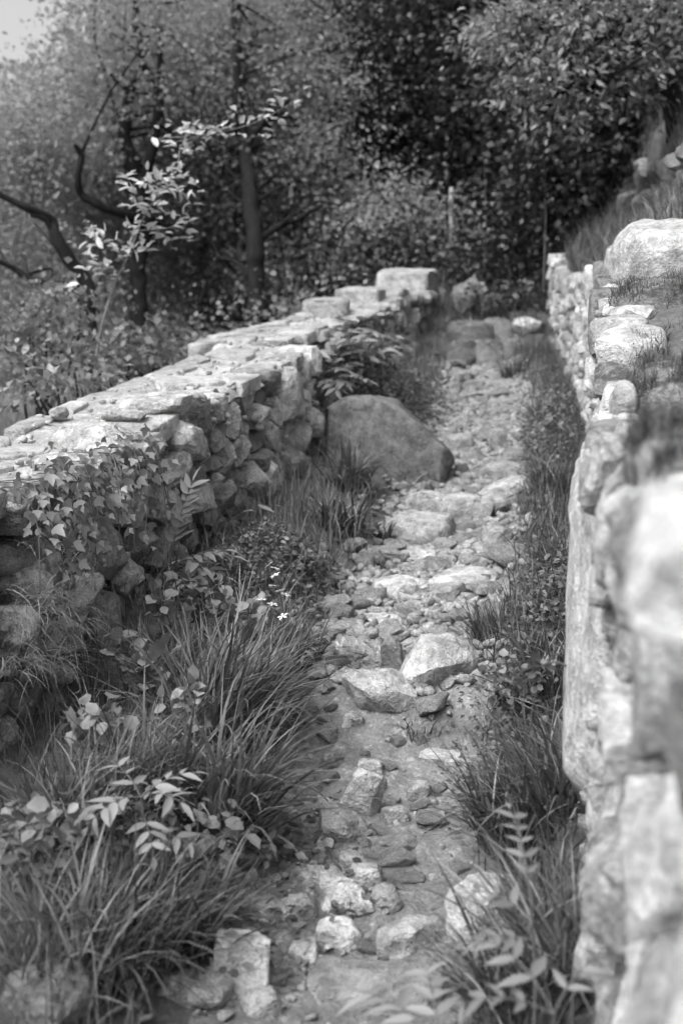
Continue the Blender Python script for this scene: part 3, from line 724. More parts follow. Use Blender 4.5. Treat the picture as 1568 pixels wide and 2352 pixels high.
# ------------------------------------------------------------------ grass
def scatter_grass(name, mask_fn, n, x0, x1, y0, y1, ln, wd, mat, bend=(0.3, 1.4), K=4, seed=1, kind='stuff', az=None, parent=None):
    r = np.random.default_rng(seed); x = r.uniform(x0, x1, n); y = r.uniform(y0, y1, n)
    k = r.random(n) < mask_fn(x, y); x, y = x[k], y[k]; m = len(x)
    b = np.stack([x, y, G(x, y) - 0.01], 1)
    a_ = r.uniform(0, 6.28, m) if az is None else r.normal(az[0], az[1], m)
    V, F = blades(b, a_, np.abs(r.normal(0.15, 0.25, m)), r.uniform(bend[0], bend[1], m), r.uniform(ln[0], ln[1], m), r.uniform(wd[0], wd[1], m), K, r)
    o = add(name, mesh(name, V, F, mat, False), parent, kind=kind)
    return o
def m_left(x, y):
    d = -(x - xc(y)) / hw(y); return sstep(1.0, 1.5, d + 0.25 * n2(x, y, 2, 81)) * (x > LX(y) + 0.0) * (0.35 + 0.65 * sstep(-.3, .3, n2(x, y, 2.4, 83)))
def m_right(x, y):
    d = (x - xc(y)) / hw(y); return sstep(0.95, 1.35, d + 0.2 * n2(x, y, 2, 85)) * (x < face(y) - 0.01) * (0.5 + 0.5 * sstep(-.3, .3, n2(x, y, 2.4, 87)))
tag(scatter_grass('grass', m_left, 19000, -1.70, -0.5, 1.3, 12.5, (.08, .28), (.003, .006), M['grass'], seed=2), 'long grass on the left verge between track and wall')
tag(scatter_grass('grass', m_right, 17000, -0.9, 0.0, 1.2, 12.0, (.08, .26), (.003, .006), M['darkgrass'], seed=3), 'dark rank grass along the foot of the right wall')
def m_bank(x, y):
    d = x - face(y); return sstep(0.10, 0.2, d) * (0.4 + 0.6 * sstep(-.3, .3, n2(x, y, 1.4, 89)))
tag(scatter_grass('grass', m_bank, 30000, -0.6, 3.2, 5.2, 14.5, (.12, .4), (.004, .009), M['grass'], seed=4, bend=(0.5, 1.8)), 'shaggy grass hanging over the bank behind the right wall')
def m_head(x, y): return sstep(11.9, 12.5, y) * (0.5 + 0.5 * sstep(-.3, .3, n2(x, y, 2, 95)))
tag(scatter_grass('grass', m_head, 9000, -4.5, 0.6, 11.8, 17, (.15, .5), (.006, .012), M['darkgrass'], seed=12, bend=(.6, 1.9)), 'dark drooping grass above the stone steps')
def m_mead(x, y): return (x < LX(np.minimum(y, 12.7)) - LW - 0.05) * 0.9
tag(scatter_grass('grass', m_mead, 12000, -13, -2.1, 3.0, 24, (.2, .6), (.006, .014), M['grass'], seed=6), 'rough meadow grass beyond the left wall')
def m_moss(x, y): return sstep(0.06, 0.09, x - face(y)) * sstep(-0.15, 0.25, n2(x, y, 5, 91))
tag(scatter_grass('moss', m_moss, 9000, -0.05, 0.5, 1.6, 5.6, (.02, .07), (.0015, .003), M['moss'], seed=8, K=3), 'dark moss and fine grass on the crest of the near right wall')

def tussock(px, py, n, ln, wd, az, spread, label, mat='grass', rad=0.11, bend=(0.7, 1.7), seed=0, phi=0.25, K=6):
    g = hit(px, py); r = np.random.default_rng(400 + seed); z = float(G(g[0], g[1]))
    o = thing('grass_tussock', label, 'grass', (g[0], g[1], z), 'grass tussocks along the track')
    th = r.uniform(0, 6.28, n); q = rad * np.sqrt(r.random(n))
    b = np.stack([q * np.cos(th), q * np.sin(th), np.full(n, -0.02)], 1)
    a_ = np.where(r.random(n) < 0.6, r.normal(az, spread, n), th)
    L = r.uniform(ln * 0.5, ln, n)
    V, F = blades(b, a_, np.abs(r.normal(phi, 0.34, n)), r.uniform(bend[0] * .5, bend[1] * 1.25, n), L * r.choice([1, 1, .6, 1.15], n), wd * r.choice([.5, .8, 1.1, 1.7], n), K, r)
    add('blades', mesh('blades', V, F, M[mat], False), o, kind='stuff')
    k = max(4, n // 9); V, F = blades(b[:k], a_[::-1][:k], np.abs(r.normal(phi, 0.25, k)), r.uniform(bend[0], bend[1] + .3, k), L[:k], wd, K, r)
    add('dry_blades', mesh('dry_blades', V, F, M['dry'], False), o, kind='stuff')
    return o
TS = [
    (490, 1710, 480, .52, .0075, 0.0, .7, 'large tussock of long pale blades arching right over the track at mid left', {}),
    (560, 1650, 340, .42, .007, 0.2, .8, 'tall fine bladed tussock behind the large arching one', {}),
    (500, 1930, 480, .50, .0075, -0.1, .7, 'large low tussock sweeping right over the soil at lower left', {}),
    (385, 2170, 360, .30, .006, -0.2, .9, 'dense dark tussock left of the tilted grey slab', dict(mat='darkgrass')),
    (270, 2210, 380, .32, .006, 0.0, 1.5, 'bushy dark tussock between the fronds at lower left', dict(mat='darkgrass')),
    (150, 2240, 320, .30, .006, 0.4, 1.6, 'shaggy tussock beside the corner boulder', {}),
    (330, 1850, 380, .36, .006, 0.3, 1.3, 'upright tussock below the round wall boulder', {}),
    (160, 1920, 340, .34, .006, 0.4, 1.5, 'upright tussock against the left wall foot at left edge', {}),
    (420, 1560, 220, .28, .006, 0.4, 1.2, 'tussock growing at the wall foot below the big fern plant', {}),
    (660, 1520, 240, .26, .006, 0.2, 1.3, 'dark dense tuft under the white flowers', dict(mat='darkgrass')),
    (800, 1120, 160, .36, .014, -0.3, 1.0, 'broad leaved arching tuft in front of the big leaning slab', dict(K=6)),
    (780, 1225, 150, .32, .013, -0.4, 1.2, 'broad leaved dark tuft below the first at the wall corner', dict(mat='darkgrass')),
    (880, 1245, 110, .16, .010, -0.4, 1.2, 'short broad leaved tuft beside the very broad pale stone', dict(mat='darkgrass', rad=.04)),
    (945, 1110, 90, .22, .008, 0, 1.6, 'thin tuft at the right end of the big leaning slab', {}),
    (870, 1310, 90, .13, .006, 0, 2, 'small sparse tuft on the track edge above the flat topped stone', dict(mat='darkgrass', rad=.04)),
    (1120, 1470, 200, .20, .006, 2.8, 1.0, 'spiky dark tuft leaning left beside the largest rounded boulder', dict(mat='darkgrass', rad=.05, bend=(.3, 1.1))),
    (1100, 1120, 80, .14, .006, 2.6, 1.4, 'little tuft growing between the stones of the upper track', dict(mat='darkgrass', rad=.04)),
    (970, 1690, 120, .12, .004, 0, 2, 'wispy tuft on the soil below the largest rounded boulder', dict(mat='darkgrass', rad=.06)),
    (1270, 1130, 260, .34, .006, 2.8, 1.2, 'dark grass mound on the right verge at upper track', dict(mat='darkgrass')),
    (1250, 980, 240, .36, .007, 2.8, 1.2, 'grass mound on the right verge below the distant wall', {}),
    (1200, 1930, 360, .34, .006, 2.9, .9, 'wide tussock spreading left from the right wall foot', dict(mat='darkgrass')),
    (1290, 1840, 280, .36, .006, 2.6, .9, 'pale bladed tussock against the bulging right wall stones', {}),
    (1300, 2230, 300, .36, .006, 2.2, 1.0, 'tall thin tussock at the right wall foot at lower right', {}),
    (1210, 2330, 260, .30, .006, 2.6, 1.4, 'dark tussock below the boulder with fronds', dict(mat='darkgrass')),
    (1300, 1330, 240, .28, .006, 2.8, 1.2, 'matted tuft on the right verge under the smooth wall slab', dict(mat='darkgrass')),
    (1280, 1560, 220, .26, .006, 2.8, 1.2, 'tangled tuft on the right verge beside the rounded leaves', dict(mat='darkgrass')),
    (1180, 870, 160, .34, .008, 2.6, 1.5, 'distant grass mound beside the stone steps', dict(mat='darkgrass')),
    (1130, 735, 160, .40, .009, 2.6, 1.5, 'drooping grass clump above the stone steps', dict(mat='darkgrass')),
]
for k, (px, py, n, ln, wd, az, sp, lab, kw) in enumerate(TS): tussock(px, py, n, ln, wd, az, sp, lab, seed=k, **kw)

# ------------------------------------------------------------------ low leafy cover
def leaf_carpet(name, label, cpx, rx, ry, n, size, mat, h=(0.0, 0.12), seed=0):
    r = np.random.default_rng(800 + seed); g = hit(*cpx)
    x = g[0] + r.normal(0, rx, n); y = g[1] + r.normal(0, ry, n); z = G(x, y) + r.uniform(h[0], h[1], n) * np.exp(-((x - g[0]) / rx / 1.6) ** 2 - ((y - g[1]) / ry / 1.6) ** 2)
    pos = np.stack([x, y, z], 1); ax = r.normal(size=(n, 3)); ax[:, 2] *= 0.4; nr = r.normal(size=(n, 3)) * 0.5 + [0, 0, 1]
    V, F = leaves(OVAL, pos, ax, nr, r.uniform(size * .6, size * 1.2, n), 0.32)
    return tag(add(name, mesh(name, V, F, M[mat], False), kind='stuff'), label)
leaf_carpet('ground_cover', 'small leaved creeping plant covering the foot of the left wall', (610, 1320), 0.16, 0.26, 3200, 0.026, 'weed', (0, .2), 1)
leaf_carpet('ground_cover', 'low weeds along the right verge above the rounded leaves', (1260, 1390), 0.10, 0.5, 2600, 0.03, 'weed', (0, .16), 2)
leaf_carpet('ground_cover', 'low weeds on the right verge beyond the track stones', (1260, 1000), 0.12, 0.9, 3000, 0.035, 'weed', (0, .2), 3)
leaf_carpet('ground_cover', 'small plants at the soil edge right of the pale flat slab', (1170, 1720), 0.10, 0.3, 1600, 0.022, 'weed', (0, .14), 4)
leaf_carpet('ground_cover', 'weeds tangled on the lower left verge', (430, 2020), 0.22, 0.3, 1500, 0.03, 'weed', (0, .2), 5)
leaf_carpet('ground_cover', 'weeds by the wall foot beyond the big leaning slab', (900, 930), 0.2, 0.7, 2600, 0.04, 'weed', (0, .3), 6)

# ------------------------------------------------------------------ pinnate plants: stem, fronds and their leaflets
def leaflet_mesh(mat):
    t = np.linspace(0, 1, 8); w = np.sin(np.pi * np.clip(t, 0, 1) ** 0.72) * 0.165 * (1 - t * 0.15); w[0] = 0.012; w[-1] = 0.002
    z = -0.12 * t ** 2
    V = []
    for i_ in range(8): V += [(-w[i_], t[i_], z[i_] + w[i_] * 0.35), (0, t[i_], z[i_]), (w[i_], t[i_], z[i_] + w[i_] * 0.35)]
    F = []
    for i_ in range(7):
        b = i_ * 3; F += [(b, b + 1, b + 4, b + 3), (b + 1, b + 2, b + 5, b + 4)]
    return mesh('leaflet', np.array(V), np.array(F), mat, True)
LEAFLET = leaflet_mesh(M['frond']); LEAFLET2 = leaflet_mesh(M['pale_leaf'])

def frond(parent, p0, az, el, L, npair, ll, droop, r, lm=LEAFLET, roll=0.0):
    n = 14; t = np.linspace(0, 1, n); phi = el - droop * t ** 1.2
    step = L / (n - 1); h = np.concatenate([[0], np.cumsum(np.cos(phi[:-1]) * step)]); v = np.concatenate([[0], np.cumsum(np.sin(phi[:-1]) * step)])
    pts = np.stack([np.cos(az) * h, np.sin(az) * h, v], 1)
    V, F = tube(pts, np.linspace(0.0032, 0.001, n) * (L / 0.35) ** 0.5, 5)
    fo = add('frond', mesh('frond', V, F, M['twig']), parent, tuple(p0))
    side = np.array([-math.sin(az), math.cos(az), 0.0])
    for k in range(npair + 1):
        tt = 0.28 + 0.72 * k / npair; idx = min(int(tt * (n - 1)), n - 2); p = pts[idx] + (pts[idx + 1] - pts[idx]) * (tt * (n - 1) - idx)
        T = pts[idx + 1] - pts[idx]; T /= np.linalg.norm(T); N = np.cross(T, side); N = N if N[2] > 0 else -N
        sc = ll * (0.72 + 0.5 * math.sin(math.pi * (0.2 + 0.65 * tt))) * r.uniform(.72, 1.15)
        for s in ((-1, 1) if k < npair else (0,)):
            ax = (T * (r.uniform(.35, .85) if s else 1) + side * s * 0.95 + N * r.uniform(-.35, .2)); ax /= np.linalg.norm(ax)
            nn = N + np.array([r.normal(0, .3), r.normal(0, .3), 0]) + side * s * -0.1
            xax = np.cross(ax, nn); xax /= np.linalg.norm(xax); zz = np.cross(xax, ax)
            m = Matrix((Vector(xax * sc), Vector(ax * sc), Vector(zz * sc))).transposed().to_4x4(); m.translation = Vector(p)
            lo = bpy.data.objects.new('leaflet', lm); COL.objects.link(lo); lo.parent = fo; lo.matrix_local = m

def pinnate(name, label, base_pt, height, fr, seed, lm=LEAFLET, lean=(0, 0), group='pinnate leaved seedlings'):
    r = np.random.default_rng(seed); o = thing(name, label, 'plant', tuple(base_pt), group)
    top = np.array([lean[0], lean[1], height])
    pts = smooth_line([(0, 0, -0.03), (lean[0] * .3 + .01, lean[1] * .3, height * .5), tuple(top)], 10)
    V, F = tube(pts, np.linspace(0.005, 0.003, 10), 6); add('stem', mesh('stem', V, F, M['twig']), o)
    for (tz, az, el, L, npair, ll, droop) in fr:
        i_ = min(9, int(tz * 9)); frond(o, pts[i_], az, el, L, npair, ll, droop, r, lm)
    return o

# big plant by the wall (400,1200)
def on_face(px, py, off=0.06):
    d = ray(px, py); t = (-1.63 + off) / d[0]; return CAM + d * t
b = on_face(400, 1300)
pinnate('pinnate_plant', 'tall fern like plant with a raised feathery frond against the left wall', b - np.array([0, 0.05, 0.14]), 0.15,
        [(1, 1.0, 1.35, .34, 9, .085, .35), (1, 0.1, .5, .26, 5, .085, .8), (1, -.5, .5, .2, 4, .08, 1.0), (.9, -0.1, .25, .24, 5, .075, .8), (.8, -0.9, .2, .22, 4, .07, .9), (.7, -2.2, .1, .22, 5, .07, .8), (.9, 0.6, .5, .26, 5, .075, .7), (.6, -1.5, .0, .2, 4, .07, .9)], 1)
b = on_face(560, 1190, 0.1)
pinnate('pinnate_plant', 'slender arching sprig with a few leaves on the left wall face', b - np.array([0.0, 0.15, 0.12]), 0.14, [(1, 0.6, .5, .2, 2, .07, .6), (.9, 0.2, .3, .14, 1, .07, .8)], 2)
g = hit(330, 2080)
pinnate('pinnate_plant', 'pale leaved seedling rising from the dark grass at lower left', g, 0.26,
        [(1, -0.4, .5, .13, 3, .055, .9), (1, -2.2, .3, .15, 4, .06, 1.3), (1, 0.7, .6, .14, 3, .055, .8), (1, 2.5, .7, .14, 3, .05, .8), (.8, -1.0, .1, .13, 3, .055, 1.2), (.9, -2.9, .3, .12, 3, .055, .9), (.7, -.1, .1, .15, 3, .05, .8)], 3, LEAFLET2)
g = P(-40, 2120, 2.05)
pinnate('pinnate_plant', 'large pale seedling cut by the left edge near the bottom', (g[0], g[1], float(G(g[0], g[1]))), float(g[2] - G(g[0], g[1])) * 0.98 - 0.06,
        [(1, 0.3, .35, .22, 4, .085, .9), (1, -0.5, .1, .2, 4, .09, 1.1), (1, 1.2, .5, .2, 4, .08, .8), (1, -1.6, .1, .18, 4, .085, 1.1)], 4, LEAFLET2)
g = P(-30, 1900, 2.3)
pinnate('pinnate_plant', 'narrow seedling at the left edge above the large pale one', (g[0], g[1], float(G(g[0], g[1]))), float(g[2] - G(g[0], g[1])), [(1, 0.2, .2, .16, 3, .07, .7), (1, 0.9, .4, .16, 3, .07, .7), (.8, -.5, .2, .15, 3, .07, .8)], 5)
g = hit(720, 1530)
pinnate('pinnate_plant', 'small feathery seedling at the track edge left of the largest boulder', g, 0.1, [(1, -0.2, .4, .2, 6, .06, .8), (1, 0.8, .6, .16, 5, .05, .8), (.8, -1.6, .3, .15, 4, .05, .8)], 6, LEAFLET2)
# ferns hung on the wall beyond the slab
r_ = np.random.default_rng(90)
for k, (px, py, Yd, lab) in enumerate([(880, 800, 8.2, 'feathery plant hung on the wall beyond the big leaning slab, uppermost of the cluster'),
                                     (930, 850, 8.6, 'feathery plant hung on the wall with fronds reaching towards the steps'),
                                     (820, 850, 7.6, 'dense feathery plant filling the recess in the left wall'),
                                     (850, 900, 7.4, 'low feathery plant just above the big leaning slab')]):
    p = P(px, py, Yd); p[0] = float(LX(Yd)) + 0.05
    pinnate('pinnate_plant', lab, p - np.array([0, 0, .08]), 0.12, [(1, r_.uniform(-1.7, 1.0), r_.uniform(.3, 1.1), r_.uniform(.32, .5), 8, .1, r_.uniform(.6, 1.1)) for _ in range(9)], 20 + k, LEAFLET2 if k < 2 else LEAFLET)
# out of focus plants close to the camera, lower right
g = P(1010, 2420, 1.75)
pinnate('pinnate_plant', 'blurred seedling with hanging leaflets at the bottom edge', (g[0], g[1], float(G(g[0], g[1]))), float(g[2] - G(g[0], g[1])) + .02, [(1, 2.7, .5, .2, 5, .06, .9), (1, 1.9, .7, .16, 4, .05, .8)], 30, LEAFLET2)
g = P(1270, 2330, 1.7)
pinnate('pinnate_plant', 'blurred arching seedling in front of the boulder at lower right', (g[0], g[1], float(G(g[0], g[1]))), float(g[2] - G(g[0], g[1])), [(1, 2.5, .9, .22, 4, .05, 1.7), (1, 0.9, .9, .16, 3, .045, 1.3), (1, 3.3, .5, .18, 4, .045, 1.3)], 31)
g = P(1220, 2080, 1.9)
pinnate('pinnate_plant', 'blurred dark stemmed seedling leaning against the lower right wall', (g[0], g[1], float(G(g[0], g[1]))), float(g[2] - G(g[0], g[1])), [(1, 1.9, 1.0, .2, 5, .035, .9), (.95, 2.7, .5, .15, 3, .04, 1.1), (.85, 3.3, .2, .12, 3, .04, .9)], 32, LEAFLET)

# rounded leaves beside the boulder (blurred weed) and bramble twig
def bushy(name, label, cat, base_pt, stems, nleaf, size, mat, seed, spread, width=0.42, group=None, rad=0.004):
    r = np.random.default_rng(seed); o = thing(name, label, cat, tuple(base_pt), group)
    Vs, pos, axs = [], [], []
    for pts in stems:
        pts = smooth_line(np.array(pts), 14); Vs.append(tube(pts, np.linspace(rad, rad * 0.35, 14), 5))
        T = np.gradient(pts, axis=0); T /= np.linalg.norm(T, axis=1)[:, None] + 1e-9
        i_ = np.clip((r.beta(2, 1.2, nleaf) * 13).astype(int), 0, 13)
        pos.append(pts[i_] + r.normal(0, spread, (nleaf, 3))); axs.append(T[i_] * 0.6 + r.normal(0, 0.7, (nleaf, 3)) - [0, 0, 0.15])
    for V, F in Vs: add('stem', mesh('stem', V, F, M['twig']), o)
    pos = np.concatenate(pos); axs = np.concatenate(axs); n = len(pos)
    V, F = leaves(OVAL, pos, axs, r.normal(0, .45, (n, 3)) + [0, 0, 1], r.uniform(size * .6, size * 1.25, n), width)
    add('foliage', mesh('foliage', V, F, M[mat], False), o, kind='stuff')
    return o
g = hit(1190, 1640)
bushy('weed', 'leafy weed with small rounded pale leaves right of the largest boulder', 'weed', g, [[(0, 0, 0), (.02 * k - .06, -.05, .1), (.05 * k - .14, -.10, .15 + .03 * (k % 3))] for k in range(6)], 34, .022, 'pale_leaf', 5, .022, .6)
g = hit(1320, 1520)
bushy('bramble', 'dark bramble shoot hanging out from the right wall', 'bramble', (-.03, 2.6, .9), [[(0, 0, 0), (-.05, -.02, .02), (-.1, -.04, -.005), (-.14, -.05, -.03)]], 14, .035, 'darkgrass', 6, .008, .4, rad=.004)
g = hit(1200, 1650)
bushy('bramble', 'dark bramble stems sprawling below the rounded leaves', 'bramble', g, [[(0, 0, 0), (-.05, -.1, .1), (-.1 + .1 * k, -.2, .06)] for k in range(4)], 16, .03, 'darkgrass', 7, .015, .4)
g = hit(370, 1490)
bushy('weed', 'pale leaved weed at the wall foot beside the round boulder', 'weed', g, [[(0, 0, 0), (.01, 0, .1), (.02 * k - .02, -.02, .2)] for k in range(3)], 14, .045, 'pale_leaf', 8, .012, .5)
g = hit(330, 1650)
bushy('weed', 'lobed leaved weed in the grass below the pale one', 'weed', g, [[(0, 0, 0), (.02, -.02, .12), (.05 * k - .06, -.05, .22)] for k in range(4)], 14, .05, 'frond', 9, .02, .5)

for k, (px, py, n, sz, mt, wd, hgt, lab) in enumerate([
        (300, 1600, 5, .045, 'frond', .42, .2, 'broad leaved weed beside the round wall boulder, nearest the wall'),
        (230, 1780, 5, .045, 'frond', .45, .24, 'broad leaved weed in the grass below the near wall stones'),
        (470, 1450, 5, .05, 'weed', .45, .2, 'dark broad leaved weed between wall foot and creeping plant'),
        (430, 1780, 4, .05, 'pale_leaf', .35, .26, 'pale narrow leaved weed standing among the arching grass'),
        (560, 1480, 5, .045, 'frond', .4, .16, 'leafy weed just left of the white flowers'),
        (90, 2080, 5, .045, 'frond', .4, .22, 'broad leaved weed near the left edge above the corner boulder'),
        (470, 2040, 4, .045, 'pale_leaf', .4, .16, 'small pale weed at the foot of the low sweeping tussock'),
        (700, 1330, 4, .04, 'weed', .45, .12, 'low weed at the track edge beside the creeping plant')]):
    g = hit(px, py); rr = random.Random(500 + k)
    bushy('weed', lab, 'weed', g, [[(0, 0, 0), (rr.uniform(-.03, .05), rr.uniform(-.06, .02), hgt * .55), (rr.uniform(-.09, .12), rr.uniform(-.12, .05), hgt * rr.uniform(.7, 1.1))] for _ in range(n)], 15, sz, mt, 510 + k, .022, wd, rad=.0025)
# white flowers
g = hit(655, 1530); o = thing('flowering_plant', 'thin stemmed plant with small white flowers above the dark tuft', 'plant', tuple(g))
pet = []
for k in range(5):
    a_ = k * 2 * math.pi / 5; c_, s_ = math.cos(a_), math.sin(a_)
    q = np.array([[0, 0, 0], [.6, .24, .1], [1, 0, .02], [.6, -.24, .1]]); q = np.stack([q[:, 0] * c_ - q[:, 1] * s_, q[:, 0] * s_ + q[:, 1] * c_, q[:, 2]], 1); pet.append((q, np.array([[0, 1, 2, 3]])))
FV, FF = join(pet); FLM = mesh('flower', FV, FF, M['petal'], False); st = []
fp = [(-.05, -.02, .36), (-.035, .0, .345), (-.02, -.05, .33), (-.03, -.03, .29), (.0, -.06, .28), (.015, -.05, .265), (-.06, -.08, .25), (-.015, -.1, .24), (-.04, -.1, .21), (.02, -.1, .2)]
for k, q in enumerate(fp):
    st.append(tube(smooth_line([(0, 0, 0), (q[0] * .3, q[1] * .3 + .01, q[2] * .6), q], 8), 0.0012, 4))
    add('flower', FLM, o, q, (random.uniform(-.7, .3), random.uniform(-.5, .5), random.uniform(0, 6)), (.022,) * 3)
for V, F in st: add('stem', mesh('stem', V, F, M['twig']), o)

# ------------------------------------------------------------------ ivy over the near end of the left wall
ivy_pts = np.array([[0, 0], [.32, .08], [.5, .36], [.26, .42], [.2, .62], [0, 1.0], [-.2, .62], [-.26, .42], [-.5, .36], [-.32, .08]])
V = np.concatenate([np.c_[ivy_pts, 0.14 * np.abs(ivy_pts[:, 0])], [[0, .4, -.02]]]); F = np.array([[i_, (i_ + 1) % 10, 10] for i_ in range(10)])
IVY = mesh('leaf', V, F, M['ivy'], False)
for ia, ib, ilab in ((25, 185, 'thick ivy trailing over the wall end nearest the left edge'), (175, 335, 'ivy hanging over the left wall just beside the tall feathery plant')):
    iv = thing('ivy', ilab, 'ivy', tuple(on_face((ia + ib) / 2, 1150)), 'ivy on the near wall end'); IO = np.array(iv.location); r = np.random.default_rng(14 + ia); st = []
    for k in range(14):
        px = r.uniform(ia, ib); d0 = on_face(px, 1075 + r.uniform(-10, 40), 0.03); y = d0[1]; z = float(LT(y)) + 0.02
        pts = [(d0[0] - r.uniform(.03, .2), y + r.uniform(-.1, .1), z), (d0[0] + .02, y, z), (d0[0] + .06, y + r.uniform(-.06, .06), z - .1), (d0[0] + .07, y + r.uniform(-.1, .1), z - r.uniform(.14, .34))]
        st.append(tube(smooth_line(np.array(pts) - IO, 12), 0.002, 5))
        ln = smooth_line(np.array(pts), 40)
        for q in range(20):
            p = ln[int(r.integers(0, 40))] + r.normal(0, .022, 3) + [.012, 0, .01]
            top = p[2] > z - 0.03
            nr = Vector((0.8 + r.normal(0, .4), -.4 + r.normal(0, .5), (1.2 if top else .5) + r.normal(0, .4))).normalized()
            ax = Vector((r.normal(.2, .5), r.normal(0, .6), -0.7)).normalized(); xa = ax.cross(nr).normalized(); zz = xa.cross(ax); sc = r.uniform(.022, .048)
            m = Matrix((xa * sc, ax * sc, zz * sc)).transposed().to_4x4(); m.translation = Vector(p - IO)
            lo = bpy.data.objects.new('leaf', IVY); COL.objects.link(lo); lo.parent = iv; lo.matrix_local = m
    for V, F in st: add('stem', mesh('stem', V, F, M['twig']), iv)
# dry matted strands hanging on the near stones
n = 1500; r = np.random.default_rng(15); px = r.uniform(0, 180, n); py = r.uniform(1240, 1560, n); k = r.random(n) < np.clip(noise3(np.stack([px / 60, py / 70, px * 0], 1), 5) + .6, 0, 1)
b = np.array([on_face(px[i_], py[i_], 0.02 + 0.05 * r.random()) for i_ in np.nonzero(k)[0]]); n = len(b)
V, F = blades(b, r.normal(-.8, 1.1, n), r.uniform(.6, 1.5, n), r.uniform(1.0, 2.2, n), r.uniform(.05, .17, n), .0028, 6, r)
tag(add('dry_moss', mesh('dry_moss', V, F, M['dry'], False), kind='stuff'), 'dry matted strands hanging over the near stones of the left wall')

# ------------------------------------------------------------------ trees
def crown(clusters, per, size, r, width=0.4, flat=0.35, rad=0.4, tpl=DIAMOND):
    """clusters: (N,3) spray centres; each spray is a flattened, drooping fan of leaves"""
    N = len(clusters); n = N * per
    cen = np.repeat(clusters, per, 0); tilt = np.repeat(r.normal(0, .5, (N, 3)) + [0, 0, 1], per, 0)
    tilt /= np.linalg.norm(tilt, axis=1)[:, None]
    off = r.normal(0, 1, (n, 3)) * rad; off -= tilt * ((off * tilt).sum(1) * (1 - flat))[:, None]
    pos = cen + off
    ax = off + r.normal(0, rad * .9, (n, 3)) - [0, 0, rad * .3]
    nr = tilt + r.normal(0, .55, (n, 3))
    return leaves(tpl, pos, ax, nr, r.uniform(size * .6, size * 1.3, n), width)

def ell(c, rad, n, r):
    d = r.normal(size=(n, 3)); d /= np.linalg.norm(d, axis=1)[:, None]; return np.asarray(c) + d * (r.random(n) ** (1 / 2.4))[:, None] * np.asarray(rad)

def tree(name, label, trunk, limbs, crowns, per, size, mat, seed, rad=0.4, width=0.4, bark='bark', cat='tree', group=None, twigs=True, tpl=DIAMOND, dense=1.0):
    r = np.random.default_rng(seed)
    if tpl is DIAMOND: dense, per, rad = 1.5, int(per * .68), rad * .68
    conv = lambda L: np.array([P(*q[:3]) for q in L])
    t0 = conv(trunk)[0]; o = thing(name, label, cat, tuple(t0), group); parts = []
    allp = []
    def limb(L):
        n = 8 * len(L); p = smooth_line(conv(L), n); rr = np.interp(np.linspace(0, len(L) - 1, n), range(len(L)), [q[3] for q in L])
        p = p + np.stack([noise3(p * 2.2 + 9, seed), noise3(p * 2.2 + 19, seed + 1), noise3(p * 2.2 + 29, seed + 2)], 1) * 0.03
        parts.append(tube(p - t0, rr, 9, 0.25, seed)); allp.append(p)
    limb(trunk)
    for L in limbs: limb(L)
    cl = np.concatenate([ell(P(*c[:3]), c[3], int(c[4] * dense), r) for c in crowns])
    if twigs:
        ap = np.concatenate([q[len(q) // 3:] for q in allp])
        for c in cl[r.permutation(len(cl))[:70]]:
            dd = np.linalg.norm(ap - c, axis=1); ok = np.nonzero((dd < 1.8) & (ap[:, 2] < c[2] + .3))[0]
            if not len(ok): continue
            a_ = ap[ok[r.integers(len(ok))]]
            mid = (a_ + c) / 2 + r.normal(0, .1, 3) + [0, 0, .08]
            parts.append(tube(smooth_line([a_, mid, c], 7) - t0, np.linspace(.022, .006, 7), 5))
    V, F = join(parts); add('trunk', mesh('trunk', V, F, M[bark]), o)
    V, F = crown(cl - t0, per, size, r, width, rad=rad, tpl=tpl); add('crown', mesh('crown', V, F, M[mat], False), o, kind='stuff')
    return o

